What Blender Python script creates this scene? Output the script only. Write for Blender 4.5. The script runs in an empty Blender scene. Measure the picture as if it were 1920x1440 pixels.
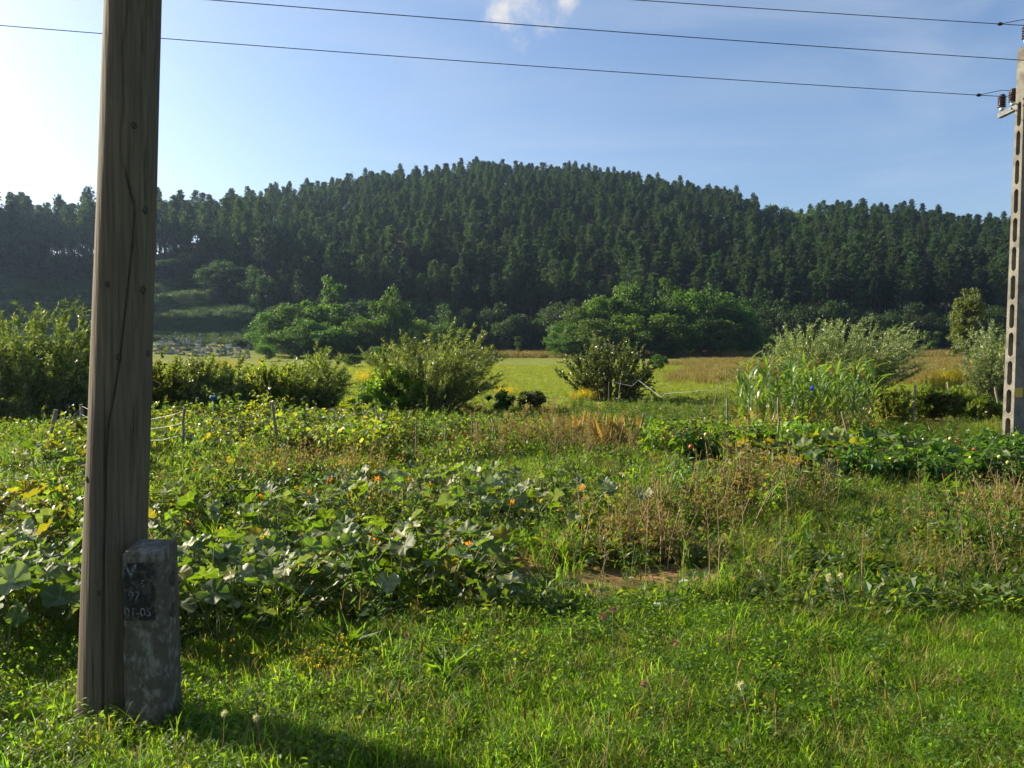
import bpy, math, random
import numpy as np
from mathutils import Vector, Matrix, Euler

PI = math.pi
R = random.Random(11)
rng = np.random.default_rng(11)
sc = bpy.context.scene
col = sc.collection

# ------------------------------------------------------------------ camera
FPX, HOR, EYE = 1450.0, 655.0, 1.55
PITCH = math.atan((720 - HOR) / FPX)
cam = bpy.data.cameras.new('camera')
cam.sensor_width = 36.0
cam.sensor_fit = 'HORIZONTAL'
cam.lens = FPX / 1920 * 36
cam.clip_start = 0.05
cam.clip_end = 6000
camo = bpy.data.objects.new('camera', cam)
camo.location = (0, 0, EYE)
camo.rotation_euler = (PI / 2 - PITCH, 0, 0)
col.objects.link(camo)
sc.camera = camo

# ------------------------------------------------------------------ sun, sky, exposure
SUN_AZ, SUN_EL = math.radians(-66), math.radians(26.5)          # azimuth from +Y, clockwise
sdir = Vector((math.sin(SUN_AZ) * math.cos(SUN_EL), math.cos(SUN_AZ) * math.cos(SUN_EL), math.sin(SUN_EL)))
sun = bpy.data.lights.new('sun', 'SUN')
sun.energy = 5.0
sun.angle = math.radians(0.53)
sun.color = (1.0, 0.90, 0.70)
suno = bpy.data.objects.new('sun', sun)
suno.rotation_euler = (-sdir).to_track_quat('-Z', 'Y').to_euler()
suno.location = (-40, 30, 40)
col.objects.link(suno)

sc.view_settings.view_transform = 'Standard'
sc.view_settings.look = 'None'
sc.view_settings.exposure = 1.25
sc.view_settings.gamma = 1.0
sc.view_settings.use_curve_mapping = False

w = bpy.data.worlds.new('World')
sc.world = w
w.use_nodes = True
nt = w.node_tree
nt.nodes.clear()
N = nt.nodes.new
L = nt.links.new
out = N('ShaderNodeOutputWorld')
bg = N('ShaderNodeBackground')
bg.inputs['Strength'].default_value = 0.080
sky = N('ShaderNodeTexSky')
sky.sky_type = 'NISHITA'
sky.sun_disc = False
sky.sun_elevation = SUN_EL
sky.sun_rotation = SUN_AZ
sky.altitude = 300
sky.air_density = 1.0
sky.dust_density = 2.3
sky.ozone_density = 3.6
tc = N('ShaderNodeTexCoord')


def wmath(op, a, b=None):
    n = N('ShaderNodeMath')
    n.operation = op
    for i, v in enumerate((a, b)):
        if v is None:
            continue
        if isinstance(v, (int, float)):
            n.inputs[i].default_value = v
        else:
            L(v, n.inputs[i])
    return n.outputs[0]


def wramp(v, lo, hi, smooth=True):
    n = N('ShaderNodeMapRange')
    n.interpolation_type = 'SMOOTHSTEP' if smooth else 'LINEAR'
    n.inputs[1].default_value = lo
    n.inputs[2].default_value = hi
    L(v, n.inputs[0])
    return n.outputs[0]


# thin cirrus veil: stretched noise on the sky dome
mp = N('ShaderNodeMapping')
mp.inputs['Rotation'].default_value = (0.2, 0.35, 0.5)
mp.inputs['Scale'].default_value = (1.0, 3.2, 5.0)
L(tc.outputs['Generated'], mp.inputs['Vector'])
cz = N('ShaderNodeTexNoise')
cz.inputs['Scale'].default_value = 1.9
cz.inputs['Detail'].default_value = 7
cz.inputs['Roughness'].default_value = 0.55
cz.inputs['Distortion'].default_value = 0.6
L(mp.outputs[0], cz.inputs['Vector'])
veil = wmath('MULTIPLY', wramp(cz.outputs[0], 0.44, 0.74), 0.26)
mixa = N('ShaderNodeMix')
mixa.data_type = 'RGBA'
L(veil, mixa.inputs[0])
L(sky.outputs[0], mixa.inputs[6])
mixa.inputs[7].default_value = (3.8, 4.1, 4.5, 1)
# small cumulus puffs: warped noise inside a few soft spots of the dome
nz = N('ShaderNodeTexNoise')
nz.inputs['Scale'].default_value = 26.0
nz.inputs['Detail'].default_value = 8
nz.inputs['Roughness'].default_value = 0.6
L(tc.outputs['Generated'], nz.inputs['Vector'])


def sky_dir(px, py):
    d = Vector(((px - 960) / FPX, math.cos(PITCH) + (720 - py) / FPX * math.sin(PITCH), -math.sin(PITCH) + (720 - py) / FPX * math.cos(PITCH)))
    return d.normalized()


prev = None
for (px, py, sx, rad) in ((975, -16, 1, 0.060), (945, 16, 1, 0.030), (1055, 0, 1, 0.024), (1300, -190, 1, 0.10), (520, -260, 1, 0.09), (-500, 60, 1, 0.10), (2500, 30, 1, 0.09)):
    d = N('ShaderNodeVectorMath')
    d.operation = 'DISTANCE'
    L(tc.outputs['Generated'], d.inputs[0])
    d.inputs[1].default_value = sky_dir(px, py)
    v = wmath('SUBTRACT', 1.0, wmath('DIVIDE', d.outputs['Value'], rad))
    prev = v if prev is None else wmath('MAXIMUM', prev, v)
puff = wmath('ADD', prev, wmath('MULTIPLY', wmath('SUBTRACT', nz.outputs[0], 0.5), 2.6))
pm = wmath('MULTIPLY', wramp(puff, 0.05, 1.15), 0.95)
mixb = N('ShaderNodeMix')
mixb.data_type = 'RGBA'
L(pm, mixb.inputs[0])
L(mixa.outputs[2], mixb.inputs[6])
mixb.inputs[7].default_value = (4.5, 4.4, 4.2, 1)
L(mixb.outputs[2], bg.inputs[0])
L(bg.outputs[0], out.inputs[0])

sc.cycles.max_bounces = 6
sc.cycles.diffuse_bounces = 3
sc.cycles.glossy_bounces = 2
sc.cycles.transmission_bounces = 4
sc.cycles.transparent_max_bounces = 6
sc.cycles.volume_bounces = 0
sc.cycles.use_denoising = True
sc.cycles.use_adaptive_sampling = True
sc.cycles.adaptive_threshold = 0.02
sc.cycles.sample_clamp_indirect = 4.0


# ------------------------------------------------------------------ pixel helpers
def ray(px, py):
    b = (720 - py) / FPX
    return np.array([(px - 960) / FPX, math.cos(PITCH) + b * math.sin(PITCH), -math.sin(PITCH) + b * math.cos(PITCH)])


def at(px, py, Y):
    d = ray(px, py)
    return np.array([0, 0, EYE]) + d * (Y / d[1])


def zat(py, Y):
    return at(960, py, Y)[2]


# ------------------------------------------------------------------ terrain
_px = np.array([-500, -70, 0, 100, 180, 290, 400, 500, 600, 700, 800, 900, 1000, 1100, 1200, 1260, 1350, 1400, 1440, 1480, 1530, 1600, 1700, 1800, 1860, 1960, 2400.])
_sk = np.array([220, 312, 388, 398, 396, 388, 368, 358, 343, 326, 315, 304, 308, 315, 325, 341, 353, 368, 394, 404, 382, 376, 384, 400, 408, 402, 400.])  # left end is out of view, raised so the ridge shades the terraces
_rd = np.array([205, 205, 205, 208, 212, 225, 250, 275, 300, 315, 325, 330, 332, 332, 328, 322, 312, 306, 300, 296, 280, 272, 266, 262, 260, 260, 260.])
_th = np.array([14.5, 14.5, 14.5, 14.5, 14.5, 14, 13.5] + [11.8] * 10 + [11.5, 11, 11, 11.8, 11.8, 11.8, 11.8, 11.8, 11.8, 11.8])
_rz = np.array([zat(a, b) for a, b in zip(_sk, _rd)]) - _th
_fp = np.array([-500, 0, 300, 470, 560, 900, 1400, 1700, 2400.])
_fd = np.array([118, 120, 124, 132, 148, 152, 152, 146, 140.])
_fz = np.array([2.6, 3.0, 3.2, 2.8, 0.9, 0.5, 0.5, 0.6, 0.8])


def sstep(t):
    t = np.clip(t, 0, 1)
    return t * t * (3 - 2 * t)


def wob(x, y, s, k=0.0):
    return (np.sin(x * s * 1.3 + 1.7 + k) * np.cos(y * s * 0.9 - 0.6 + k * 2) + 0.6 * np.sin(x * s * 2.7 - y * s * 2.1 + k * 3 + 0.4) + 0.4 * np.cos(x * s * 5.3 + y * s * 4.7 + k)) / 2.0


def hh(x, y):
    x = np.asarray(x, float)
    y = np.asarray(y, float)
    ys = np.maximum(y, 30.0)
    u = np.clip(960 + FPX * x / ys, -500, 2400)
    F = np.interp(u, _fp, _fd)
    FZ = np.interp(u, _fp, _fz)
    D = np.interp(u, _px, _rd)
    Z = np.interp(u, _px, _rz)
    t = (y - F) / (D - F)
    s0 = np.interp(u, [470, 560], [94, 62])
    near = FZ * sstep((y - s0) / (F - s0))
    tc_ = np.clip(t, 0, 1)
    prof = 0.55 * tc_ + 0.45 * np.sin(tc_ * PI / 2)
    # grassy terraces on the left slope
    left = 0.6 * sstep((500 - u) / 60) * sstep((0.62 - tc_) / 0.1) * (tc_ > 0)
    n = 8.0
    q = tc_ * n
    st = (np.floor(q) + sstep((q - np.floor(q) - 0.62) / 0.3)) / n
    stp = 0.55 * st + 0.45 * np.sin(st * PI / 2)
    prof = prof * (1 - left) + stp * left
    up = FZ + (Z - FZ) * prof
    z = np.where(t <= 0, near, up)
    z = np.where(t > 1, Z - (y - D) * 0.22, z)
    z = np.maximum(z, -6.0)
    amp = 0.018 + 0.05 * sstep((y - 20) / 40) + 0.6 * sstep((y - 170) / 60) - 0.018 * sstep((-y) / 5)
    z = z + amp * wob(x, y, 0.9, 0.3) * np.where(y > 60, 0.5, 1.0)
    z = z - 0.05 * sstep((y - 4.3) / 0.5) * sstep((30 - y) / 15)
    z = z + 0.03 * wob(x, y, 2.2, 1.3) * sstep((y - 4.4) / 0.6) * sstep((20 - y) / 8)
    return z


def h1(x, y):
    return float(hh(x, y))


def G(px, py, dz=0.0):
    Y = EYE * FPX / max(py - HOR, 3)
    for _ in range(8):
        p = at(px, py, Y)
        d = ray(px, py)
        zz = h1(p[0], p[1])
        Y = max(1.5, (zz - EYE) / (d[2] / d[1])) if d[2] < 0 else Y
        Y = min(Y, 110)
    p = at(px, py, Y)
    return np.array([p[0], p[1], h1(p[0], p[1]) + dz])


def GY(px, Y):
    x = (px - 960) / FPX * Y
    return np.array([x, Y, h1(x, Y)])


# ------------------------------------------------------------------ mesh building
class MB:
    def __init__(s):
        s.V = []; s.F = []; s.M = []; s.S = []; s.T = []; s.n = 0

    def add(s, V, F, mat=0, tint=0.5, smooth=False):
        V = np.asarray(V, float).reshape(-1, 3)
        F = np.asarray(F, int)
        if len(F) == 0:
            return
        s.V.append(V)
        s.F.append(F + s.n)
        s.M.append(np.full(len(F), mat))
        s.S.append(np.full(len(F), smooth))
        t = np.asarray(tint, float)
        s.T.append(np.full(len(V), float(t)) if t.ndim == 0 else t)
        s.n += len(V)

    def mesh(s, name, mats):
        me = bpy.data.meshes.new(name)
        if s.n == 0:
            return me
        V = np.concatenate(s.V)
        nl = [np.full(len(f), f.shape[1]) for f in s.F]
        nl = np.concatenate(nl)
        loops = np.concatenate([f.ravel() for f in s.F])
        me.vertices.add(len(V))
        me.vertices.foreach_set('co', V.astype(np.float32).ravel())
        me.loops.add(len(loops))
        me.loops.foreach_set('vertex_index', loops.astype(np.int32))
        me.polygons.add(len(nl))
        ls = np.concatenate([[0], np.cumsum(nl)[:-1]])
        me.polygons.foreach_set('loop_start', ls.astype(np.int32))
        me.polygons.foreach_set('loop_total', nl.astype(np.int32))
        for m in mats:
            me.materials.append(m)
        me.polygons.foreach_set('material_index', np.concatenate(s.M).astype(np.int32))
        me.polygons.foreach_set('use_smooth', np.concatenate(s.S).astype(bool))
        a = me.attributes.new('tint', 'FLOAT', 'POINT')
        a.data.foreach_set('value', np.concatenate(s.T).astype(np.float32))
        me.update(calc_edges=True)
        me.validate()
        return me


def norm(a):
    return a / np.maximum(np.linalg.norm(a, axis=-1, keepdims=True), 1e-9)


def frames(axis, hint):
    y = norm(axis)
    x = np.cross(y, hint)
    bad = np.linalg.norm(x, axis=1) < 1e-4
    if bad.any():
        x[bad] = np.cross(y[bad], np.array([0.3, 0.9, 0.2]))
    x = norm(x)
    z = np.cross(x, y)
    return np.stack([x, y, z], axis=2)


def scatter(mb, tV, tF, P, Rm, S, mat=0, tint=None, smooth=False):
    P = np.asarray(P, float).reshape(-1, 3)
    n = len(P)
    if n == 0:
        return
    S = np.broadcast_to(np.asarray(S, float), (n,))
    V = np.einsum('nij,mj->nmi', Rm, tV) * S[:, None, None] + P[:, None, :]
    m = len(tV)
    F = tF[None] + (np.arange(n) * m)[:, None, None]
    if tint is None:
        tint = np.clip(rng.normal(0.42, 0.2, n), 0, 1)
    T = np.repeat(np.broadcast_to(np.asarray(tint, float), (n,)), m)
    mb.add(V.reshape(-1, 3), F.reshape(-1, tF.shape[1]), mat, T, smooth)


def tube(mb, pts, rad, sides=6, mat=0, tint=0.5, cap=True):
    pts = np.asarray(pts, float)
    n = len(pts)
    rad = np.broadcast_to(np.asarray(rad, float), (n,))
    tan = np.gradient(pts, axis=0) if n > 2 else np.repeat((pts[1] - pts[0])[None], 2, 0)
    tan = norm(tan)
    ref = np.array([0.13, 0.97, 0.2]) if abs(tan[0][2]) > 0.7 else np.array([0, 0, 1.0])
    x = norm(np.cross(tan, ref))
    y = np.cross(tan, x)
    a = np.arange(sides) * 2 * PI / sides
    V = pts[:, None] + rad[:, None, None] * (np.cos(a)[None, :, None] * x[:, None] + np.sin(a)[None, :, None] * y[:, None])
    i = np.arange(n - 1)[:, None] * sides
    j = np.arange(sides)[None]
    k = (j + 1) % sides
    F = np.stack([i + j, i + k, i + sides + k, i + sides + j], -1).reshape(-1, 4)
    mb.add(V.reshape(-1, 3), F, mat, tint, True)
    if cap:
        c = np.array([[0] + [0] * 0])
        V2 = np.concatenate([V[-1], pts[-1][None]])
        F2 = np.stack([np.arange(sides), (np.arange(sides) + 1) % sides, np.full(sides, sides)], -1)
        mb.add(V2, F2, mat, tint, False)


def box(mb, lo, hi, mat=0, tint=0.5, M=None):
    (x0, y0, z0), (x1, y1, z1) = lo, hi
    V = np.array([[x0, y0, z0], [x1, y0, z0], [x1, y1, z0], [x0, y1, z0], [x0, y0, z1], [x1, y0, z1], [x1, y1, z1], [x0, y1, z1]], float)
    if M is not None:
        V = V @ np.asarray(M).T
    F = np.array([[0, 3, 2, 1], [4, 5, 6, 7], [0, 1, 5, 4], [1, 2, 6, 5], [2, 3, 7, 6], [3, 0, 4, 7]])
    mb.add(V, F, mat, tint)


def lathe(mb, prof, sides=10, mat=0, center=(0, 0, 0), tint=0.5, smooth=True):
    prof = np.asarray(prof, float)
    a = np.arange(sides) * 2 * PI / sides
    V = np.stack([prof[:, 0, None] * np.cos(a), prof[:, 0, None] * np.sin(a), np.repeat(prof[:, 1, None], sides, 1)], -1) + np.asarray(center)
    n = len(prof)
    i = np.arange(n - 1)[:, None] * sides
    j = np.arange(sides)[None]
    k = (j + 1) % sides
    F = np.stack([i + j, i + k, i + sides + k, i + sides + j], -1).reshape(-1, 4)
    mb.add(V.reshape(-1, 3), F, mat, tint, smooth)


def obj(name, me, parent=None, loc=(0, 0, 0), rot=(0, 0, 0), scale=1.0):
    o = bpy.data.objects.new(name, me)
    col.objects.link(o)
    o.location = tuple(float(v) for v in loc)
    o.rotation_euler = tuple(float(v) for v in rot)
    o.scale = (scale,) * 3 if isinstance(scale, (int, float)) else scale
    if parent is not None:
        o.parent = parent
    return o


def tag(o, label, cat, group=None):
    o['label'] = label
    o['category'] = cat
    if group:
        o['group'] = group
    return o


def thing(name, label, cat, group=None, loc=(0, 0, 0), rot=(0, 0, 0), scale=1.0):
    o = bpy.data.objects.new(name, None)
    o.empty_display_size = 0.2
    col.objects.link(o)
    o.location = tuple(float(v) for v in loc)
    o.rotation_euler = tuple(float(v) for v in rot)
    o.scale = (scale,) * 3 if isinstance(scale, (int, float)) else scale
    return tag(o, label, cat, group)


# ------------------------------------------------------------------ materials
def newmat(name):
    m = bpy.data.materials.new(name)
    m.use_nodes = True
    m.node_tree.nodes.clear()
    return m, m.node_tree.nodes.new, m.node_tree.links.new


def rgba(c, k=1.0):
    return (c[0] * k, c[1] * k, c[2] * k, 1)


def leafmat(name, cols, trans=(0.30, 0.38, 0.04), tmix=0.42, rough=0.45, spec=0.4, vary=0.35, hue=0.03):
    """thin leaf: coloured by its own tint (one value a leaf) and by its plant, part of the light goes through"""
    cols = [(c[0], c[1], c[2] * 0.72) for c in cols]
    trans = (trans[0] * 1.22, trans[1] * 1.18, trans[2] * 0.6)
    m, n, l = newmat(name)
    o = n('ShaderNodeOutputMaterial')
    at_ = n('ShaderNodeAttribute')
    at_.attribute_name = 'tint'
    rp = n('ShaderNodeValToRGB')
    e = rp.color_ramp.elements
    e[0].position, e[0].color = 0.0, rgba(cols[0])
    e[1].position, e[1].color = 1.0, rgba(cols[-1])
    for i, c in enumerate(cols[1:-1]):
        k = e.new((i + 1) / (len(cols) - 1))
        k.color = rgba(c)
    l(at_.outputs['Fac'], rp.inputs[0])
    oi = n('ShaderNodeObjectInfo')
    hs = n('ShaderNodeHueSaturation')
    mr = n('ShaderNodeMapRange')
    mr.inputs[3].default_value = 1 - vary
    mr.inputs[4].default_value = 1 + vary
    l(oi.outputs['Random'], mr.inputs[0])
    mh = n('ShaderNodeMath')
    mh.operation = 'MULTIPLY_ADD'
    l(oi.outputs['Random'], mh.inputs[0])
    mh.inputs[1].default_value = hue * 7.3
    mh.inputs[2].default_value = 0
    mf = n('ShaderNodeMath')
    mf.operation = 'PINGPONG'
    l(mh.outputs[0], mf.inputs[0])
    mf.inputs[1].default_value = max(hue, 1e-3)
    ma = n('ShaderNodeMath')
    ma.operation = 'ADD'
    l(mf.outputs[0], ma.inputs[0])
    ma.inputs[1].default_value = 0.5 - hue * 0.5
    l(ma.outputs[0], hs.inputs['Hue'])
    l(mr.outputs[0], hs.inputs['Value'])
    l(rp.outputs[0], hs.inputs['Color'])
    pr = n('ShaderNodeBsdfPrincipled')
    l(hs.outputs[0], pr.inputs['Base Color'])
    pr.inputs['Roughness'].default_value = rough
    pr.inputs['Specular IOR Level'].default_value = spec
    tl = n('ShaderNodeBsdfTranslucent')
    mx = n('ShaderNodeMix')
    mx.data_type = 'RGBA'
    mx.blend_type = 'MULTIPLY'
    mx.inputs[0].default_value = 1.0
    l(hs.outputs[0], mx.inputs[6])
    mean = np.mean(np.array(cols), axis=0)
    mx.inputs[7].default_value = tuple(float(min(t / max(c, 0.005), 9)) for t, c in zip(trans, mean)) + (1,)
    l(mx.outputs[2], tl.inputs[0])
    ms = n('ShaderNodeMixShader')
    ms.inputs[0].default_value = tmix
    l(pr.outputs[0], ms.inputs[1])
    l(tl.outputs[0], ms.inputs[2])
    l(ms.outputs[0], o.inputs[0])
    return m


def solid(name, c1, c2=None, rough=0.8, scale=8.0, stretch=(1, 1, 1), bump=0.0, bscale=None, detail=6, spec=0.3, lo=0.35, hi=0.65, metal=0.0, dist=0.02):
    m, n, l = newmat(name)
    o = n('ShaderNodeOutputMaterial')
    pr = n('ShaderNodeBsdfPrincipled')
    pr.inputs['Roughness'].default_value = rough
    pr.inputs['Specular IOR Level'].default_value = spec
    pr.inputs['Metallic'].default_value = metal
    l(pr.outputs[0], o.inputs[0])
    t = n('ShaderNodeTexCoord')
    mpn = n('ShaderNodeMapping')
    mpn.inputs['Scale'].default_value = stretch
    l(t.outputs['Object'], mpn.inputs[0])
    z = n('ShaderNodeTexNoise')
    z.inputs['Scale'].default_value = scale
    z.inputs['Detail'].default_value = detail
    z.inputs['Roughness'].default_value = 0.6
    l(mpn.outputs[0], z.inputs['Vector'])
    rp = n('ShaderNodeValToRGB')
    rp.color_ramp.elements[0].position = lo
    rp.color_ramp.elements[1].position = hi
    rp.color_ramp.elements[0].color = rgba(c1)
    rp.color_ramp.elements[1].color = rgba(c2 or c1)
    l(z.outputs[0], rp.inputs[0])
    l(rp.outputs[0], pr.inputs['Base Color'])
    if bump:
        z2 = n('ShaderNodeTexNoise')
        z2.inputs['Scale'].default_value = bscale or scale * 2
        z2.inputs['Detail'].default_value = 8
        l(mpn.outputs[0], z2.inputs['Vector'])
        b = n('ShaderNodeBump')
        b.inputs['Strength'].default_value = bump
        b.inputs['Distance'].default_value = dist
        l(z2.outputs[0], b.inputs['Height'])
        l(b.outputs[0], pr.inputs['Normal'])
    return m


M = {}
M['grass'] = leafmat('grass_blade', [(0.045, 0.090, 0.012), (0.075, 0.13, 0.016), (0.12, 0.14, 0.03)], (0.28, 0.46, 0.03), 0.50, 0.55, 0.22, 0.35, 0.03)
M['grass_dry'] = leafmat('dry_grass_blade', [(0.16, 0.125, 0.05), (0.23, 0.18, 0.08), (0.12, 0.12, 0.03)], (0.26, 0.22, 0.08), 0.35, 0.6, 0.25, 0.3, 0.02)
M['grass_far'] = leafmat('meadow_blade', [(0.085, 0.12, 0.016), (0.12, 0.15, 0.02), (0.17, 0.17, 0.035)], (0.34, 0.40, 0.04), 0.4, 0.55, 0.3, 0.25, 0.02)
M['clover'] = leafmat('clover_leaf', [(0.045, 0.09, 0.012), (0.065, 0.12, 0.02)], (0.26, 0.42, 0.03), 0.45, 0.5, 0.3, 0.3, 0.02)
M['weed'] = leafmat('weed_leaf', [(0.042, 0.078, 0.014), (0.070, 0.105, 0.02), (0.13, 0.12, 0.03)], (0.30, 0.36, 0.035), 0.43, 0.45, 0.35, 0.4, 0.035)
M['weed_dark'] = leafmat('dark_weed_leaf', [(0.035, 0.07, 0.015), (0.06, 0.095, 0.02)], (0.18, 0.30, 0.04), 0.4, 0.45, 0.4, 0.35, 0.03)
M['weed_brown'] = leafmat('dry_weed_leaf', [(0.12, 0.090, 0.038), (0.17, 0.13, 0.055), (0.10, 0.095, 0.03)], (0.28, 0.21, 0.07), 0.35, 0.7, 0.2, 0.35, 0.03)
M['yellow_leaf'] = leafmat('yellowing_leaf', [(0.12, 0.12, 0.02), (0.17, 0.15, 0.02), (0.22, 0.18, 0.03)], (0.34, 0.31, 0.03), 0.40, 0.5, 0.3, 0.2, 0.02)
M['bean'] = leafmat('bean_leaf', [(0.045, 0.085, 0.016), (0.08, 0.115, 0.02), (0.14, 0.14, 0.03), (0.20, 0.15, 0.04)], (0.34, 0.38, 0.035), 0.42, 0.45, 0.4, 0.3, 0.035)
M['pumpkin'] = leafmat('pumpkin_leaf', [(0.050, 0.088, 0.028), (0.10, 0.135, 0.05), (0.22, 0.24, 0.14)], (0.22, 0.34, 0.03), 0.36, 0.58, 0.38, 0.28, 0.03)
M['pumpkin_pale'] = leafmat('sheen_pale_pumpkin_leaf', [(0.15, 0.17, 0.10), (0.24, 0.255, 0.16), (0.36, 0.36, 0.25)], (0.28, 0.38, 0.10), 0.28, 0.55, 0.5, 0.2, 0.02)  # pale tones stand in for sunlit sheen on the hairy leaves
M['vine'] = leafmat('vine_stem', [(0.10, 0.13, 0.04), (0.16, 0.18, 0.06)], (0.2, 0.25, 0.05), 0.15, 0.5, 0.4, 0.2, 0.02)
M['corn'] = leafmat('corn_leaf', [(0.045, 0.095, 0.026), (0.068, 0.125, 0.038), (0.13, 0.18, 0.085)], (0.20, 0.34, 0.04), 0.38, 0.32, 0.6, 0.2, 0.02)
M['corn_dry'] = leafmat('dry_corn_leaf', [(0.28, 0.20, 0.07), (0.36, 0.28, 0.10)], (0.42, 0.30, 0.10), 0.35, 0.6, 0.3, 0.2, 0.02)
M['tassel'] = leafmat('corn_tassel', [(0.26, 0.15, 0.05), (0.34, 0.22, 0.08)], (0.4, 0.25, 0.08), 0.3, 0.7, 0.2, 0.2, 0.02)
M['pepper'] = leafmat('pepper_leaf', [(0.032, 0.070, 0.014), (0.050, 0.098, 0.018), (0.075, 0.12, 0.02)], (0.16, 0.30, 0.03), 0.40, 0.45, 0.4, 0.25, 0.02)
M['tomato'] = leafmat('tomato_leaf', [(0.045, 0.07, 0.014), (0.08, 0.10, 0.02), (0.15, 0.12, 0.03)], (0.25, 0.30, 0.04), 0.40, 0.5, 0.35, 0.3, 0.03)
M['willow'] = leafmat('willow_leaf', [(0.050, 0.080, 0.016), (0.09, 0.125, 0.03), (0.27, 0.31, 0.20)], (0.24, 0.32, 0.05), 0.38, 0.34, 0.65, 0.2, 0.02)  # palest tint brightened to stand in for glints on the leaves
M['willow_silver'] = leafmat('silver_willow_leaf', [(0.08, 0.11, 0.05), (0.16, 0.20, 0.12), (0.36, 0.40, 0.30)], (0.30, 0.40, 0.10), 0.38, 0.35, 0.6, 0.15, 0.02)
M['bush_dark'] = leafmat('dark_bush_leaf', [(0.03, 0.05, 0.014), (0.055, 0.075, 0.022), (0.12, 0.14, 0.06)], (0.16, 0.22, 0.04), 0.32, 0.32, 0.6, 0.2, 0.02)
M['bush_bright'] = leafmat('bright_bush_leaf', [(0.06, 0.12, 0.014), (0.09, 0.17, 0.02), (0.12, 0.18, 0.03)], (0.30, 0.48, 0.03), 0.42, 0.45, 0.4, 0.15, 0.02)
M['broad'] = leafmat('broadleaf_foliage', [(0.020, 0.046, 0.010), (0.034, 0.068, 0.013), (0.060, 0.095, 0.016)], (0.13, 0.24, 0.022), 0.36, 0.5, 0.3, 0.3, 0.03)
M['broad_dark'] = leafmat('dark_broadleaf_foliage', [(0.017, 0.036, 0.012), (0.028, 0.052, 0.015)], (0.06, 0.12, 0.02), 0.36, 0.5, 0.3, 0.3, 0.03)  # lowered below the other foliage to paint in shade at the forest foot
M['pine'] = leafmat('pine_needles', [(0.016, 0.036, 0.022), (0.027, 0.054, 0.030), (0.046, 0.074, 0.038)], (0.08, 0.14, 0.035), 0.28, 0.55, 0.3, 0.38, 0.03)
M['yellow_flower'] = leafmat('yellow_blossom', [(0.55, 0.42, 0.01), (0.70, 0.52, 0.015)], (0.75, 0.55, 0.02), 0.35, 0.6, 0.2, 0.15, 0.01)
M['orange_flower'] = leafmat('pumpkin_blossom', [(0.75, 0.27, 0.01), (0.85, 0.38, 0.015)], (0.9, 0.4, 0.02), 0.4, 0.5, 0.25, 0.1, 0.005)
M['pink'] = leafmat('clover_blossom', [(0.28, 0.12, 0.14), (0.40, 0.20, 0.22)], (0.3, 0.14, 0.16), 0.3, 0.6, 0.2, 0.2, 0.01)
M['white_fluff'] = leafmat('seed_fluff', [(0.6, 0.58, 0.5), (0.75, 0.72, 0.65)], (0.6, 0.6, 0.5), 0.4, 0.8, 0.1, 0.05, 0.005)
M['stem'] = solid('green_stem', (0.09, 0.12, 0.03), (0.15, 0.15, 0.05), 0.6, 20)
M['twig'] = solid('brown_twig', (0.10, 0.075, 0.045), (0.19, 0.145, 0.09), 0.8, 14)
M['dry_stem'] = solid('straw_stem', (0.24, 0.17, 0.08), (0.38, 0.28, 0.14), 0.75, 14)
M['bark'] = solid('pine_bark', (0.085, 0.06, 0.045), (0.17, 0.115, 0.085), 0.9, 3, (1, 1, 0.3))
M['bark_broad'] = solid('grey_bark', (0.06, 0.05, 0.04), (0.13, 0.11, 0.09), 0.9, 4, (1, 1, 0.3))
M['red'] = solid('ripe_red_skin', (0.50, 0.045, 0.012), (0.58, 0.13, 0.02), 0.3, 6, spec=0.5)
M['orange'] = solid('orange_skin', (0.60, 0.20, 0.03), (0.62, 0.28, 0.06), 0.35, 6, spec=0.5)
M['yellow_fruit'] = solid('pale_yellow_skin', (0.55, 0.48, 0.12), (0.62, 0.56, 0.18), 0.35, 6, spec=0.5)
M['blue'] = solid('blue_plastic', (0.01, 0.09, 0.55), (0.015, 0.11, 0.6), 0.4, 6, spec=0.5)
M['stake'] = solid('weathered_stake', (0.16, 0.13, 0.09), (0.30, 0.25, 0.18), 0.85, 10, (3, 3, 0.4), 0.4)
M['wire'] = solid('wire_metal', (0.28, 0.28, 0.26), (0.40, 0.40, 0.37), 0.55, 20, metal=0.4)
M['cable'] = solid('dark_cable', (0.025, 0.025, 0.035), (0.05, 0.05, 0.06), 0.6, 20)
M['porcelain'] = solid('brown_glaze', (0.025, 0.012, 0.012), (0.05, 0.022, 0.02), 0.2, 8, spec=0.6)
M['white_cement'] = solid('white_cement', (0.6, 0.6, 0.58), (0.7, 0.7, 0.68), 0.8, 8)
M['steel'] = solid('grey_steel', (0.10, 0.10, 0.105), (0.17, 0.165, 0.16), 0.6, 10, metal=0.3)
M['sign_yellow'] = solid('faded_yellow_sign', (0.50, 0.33, 0.03), (0.58, 0.42, 0.06), 0.6, 12)
M['black'] = solid('black_print', (0.02, 0.02, 0.02), None, 0.7, 8)
M['grave'] = solid('pale_gravestone', (0.30, 0.29, 0.26), (0.44, 0.43, 0.40), 0.6, 3)
M['grave_grey'] = solid('grey_gravestone', (0.14, 0.14, 0.135), (0.22, 0.22, 0.21), 0.5, 3)
M['grave_dark'] = solid('dark_gravestone', (0.05, 0.05, 0.055), (0.10, 0.10, 0.11), 0.35, 3, spec=0.5)


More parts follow.
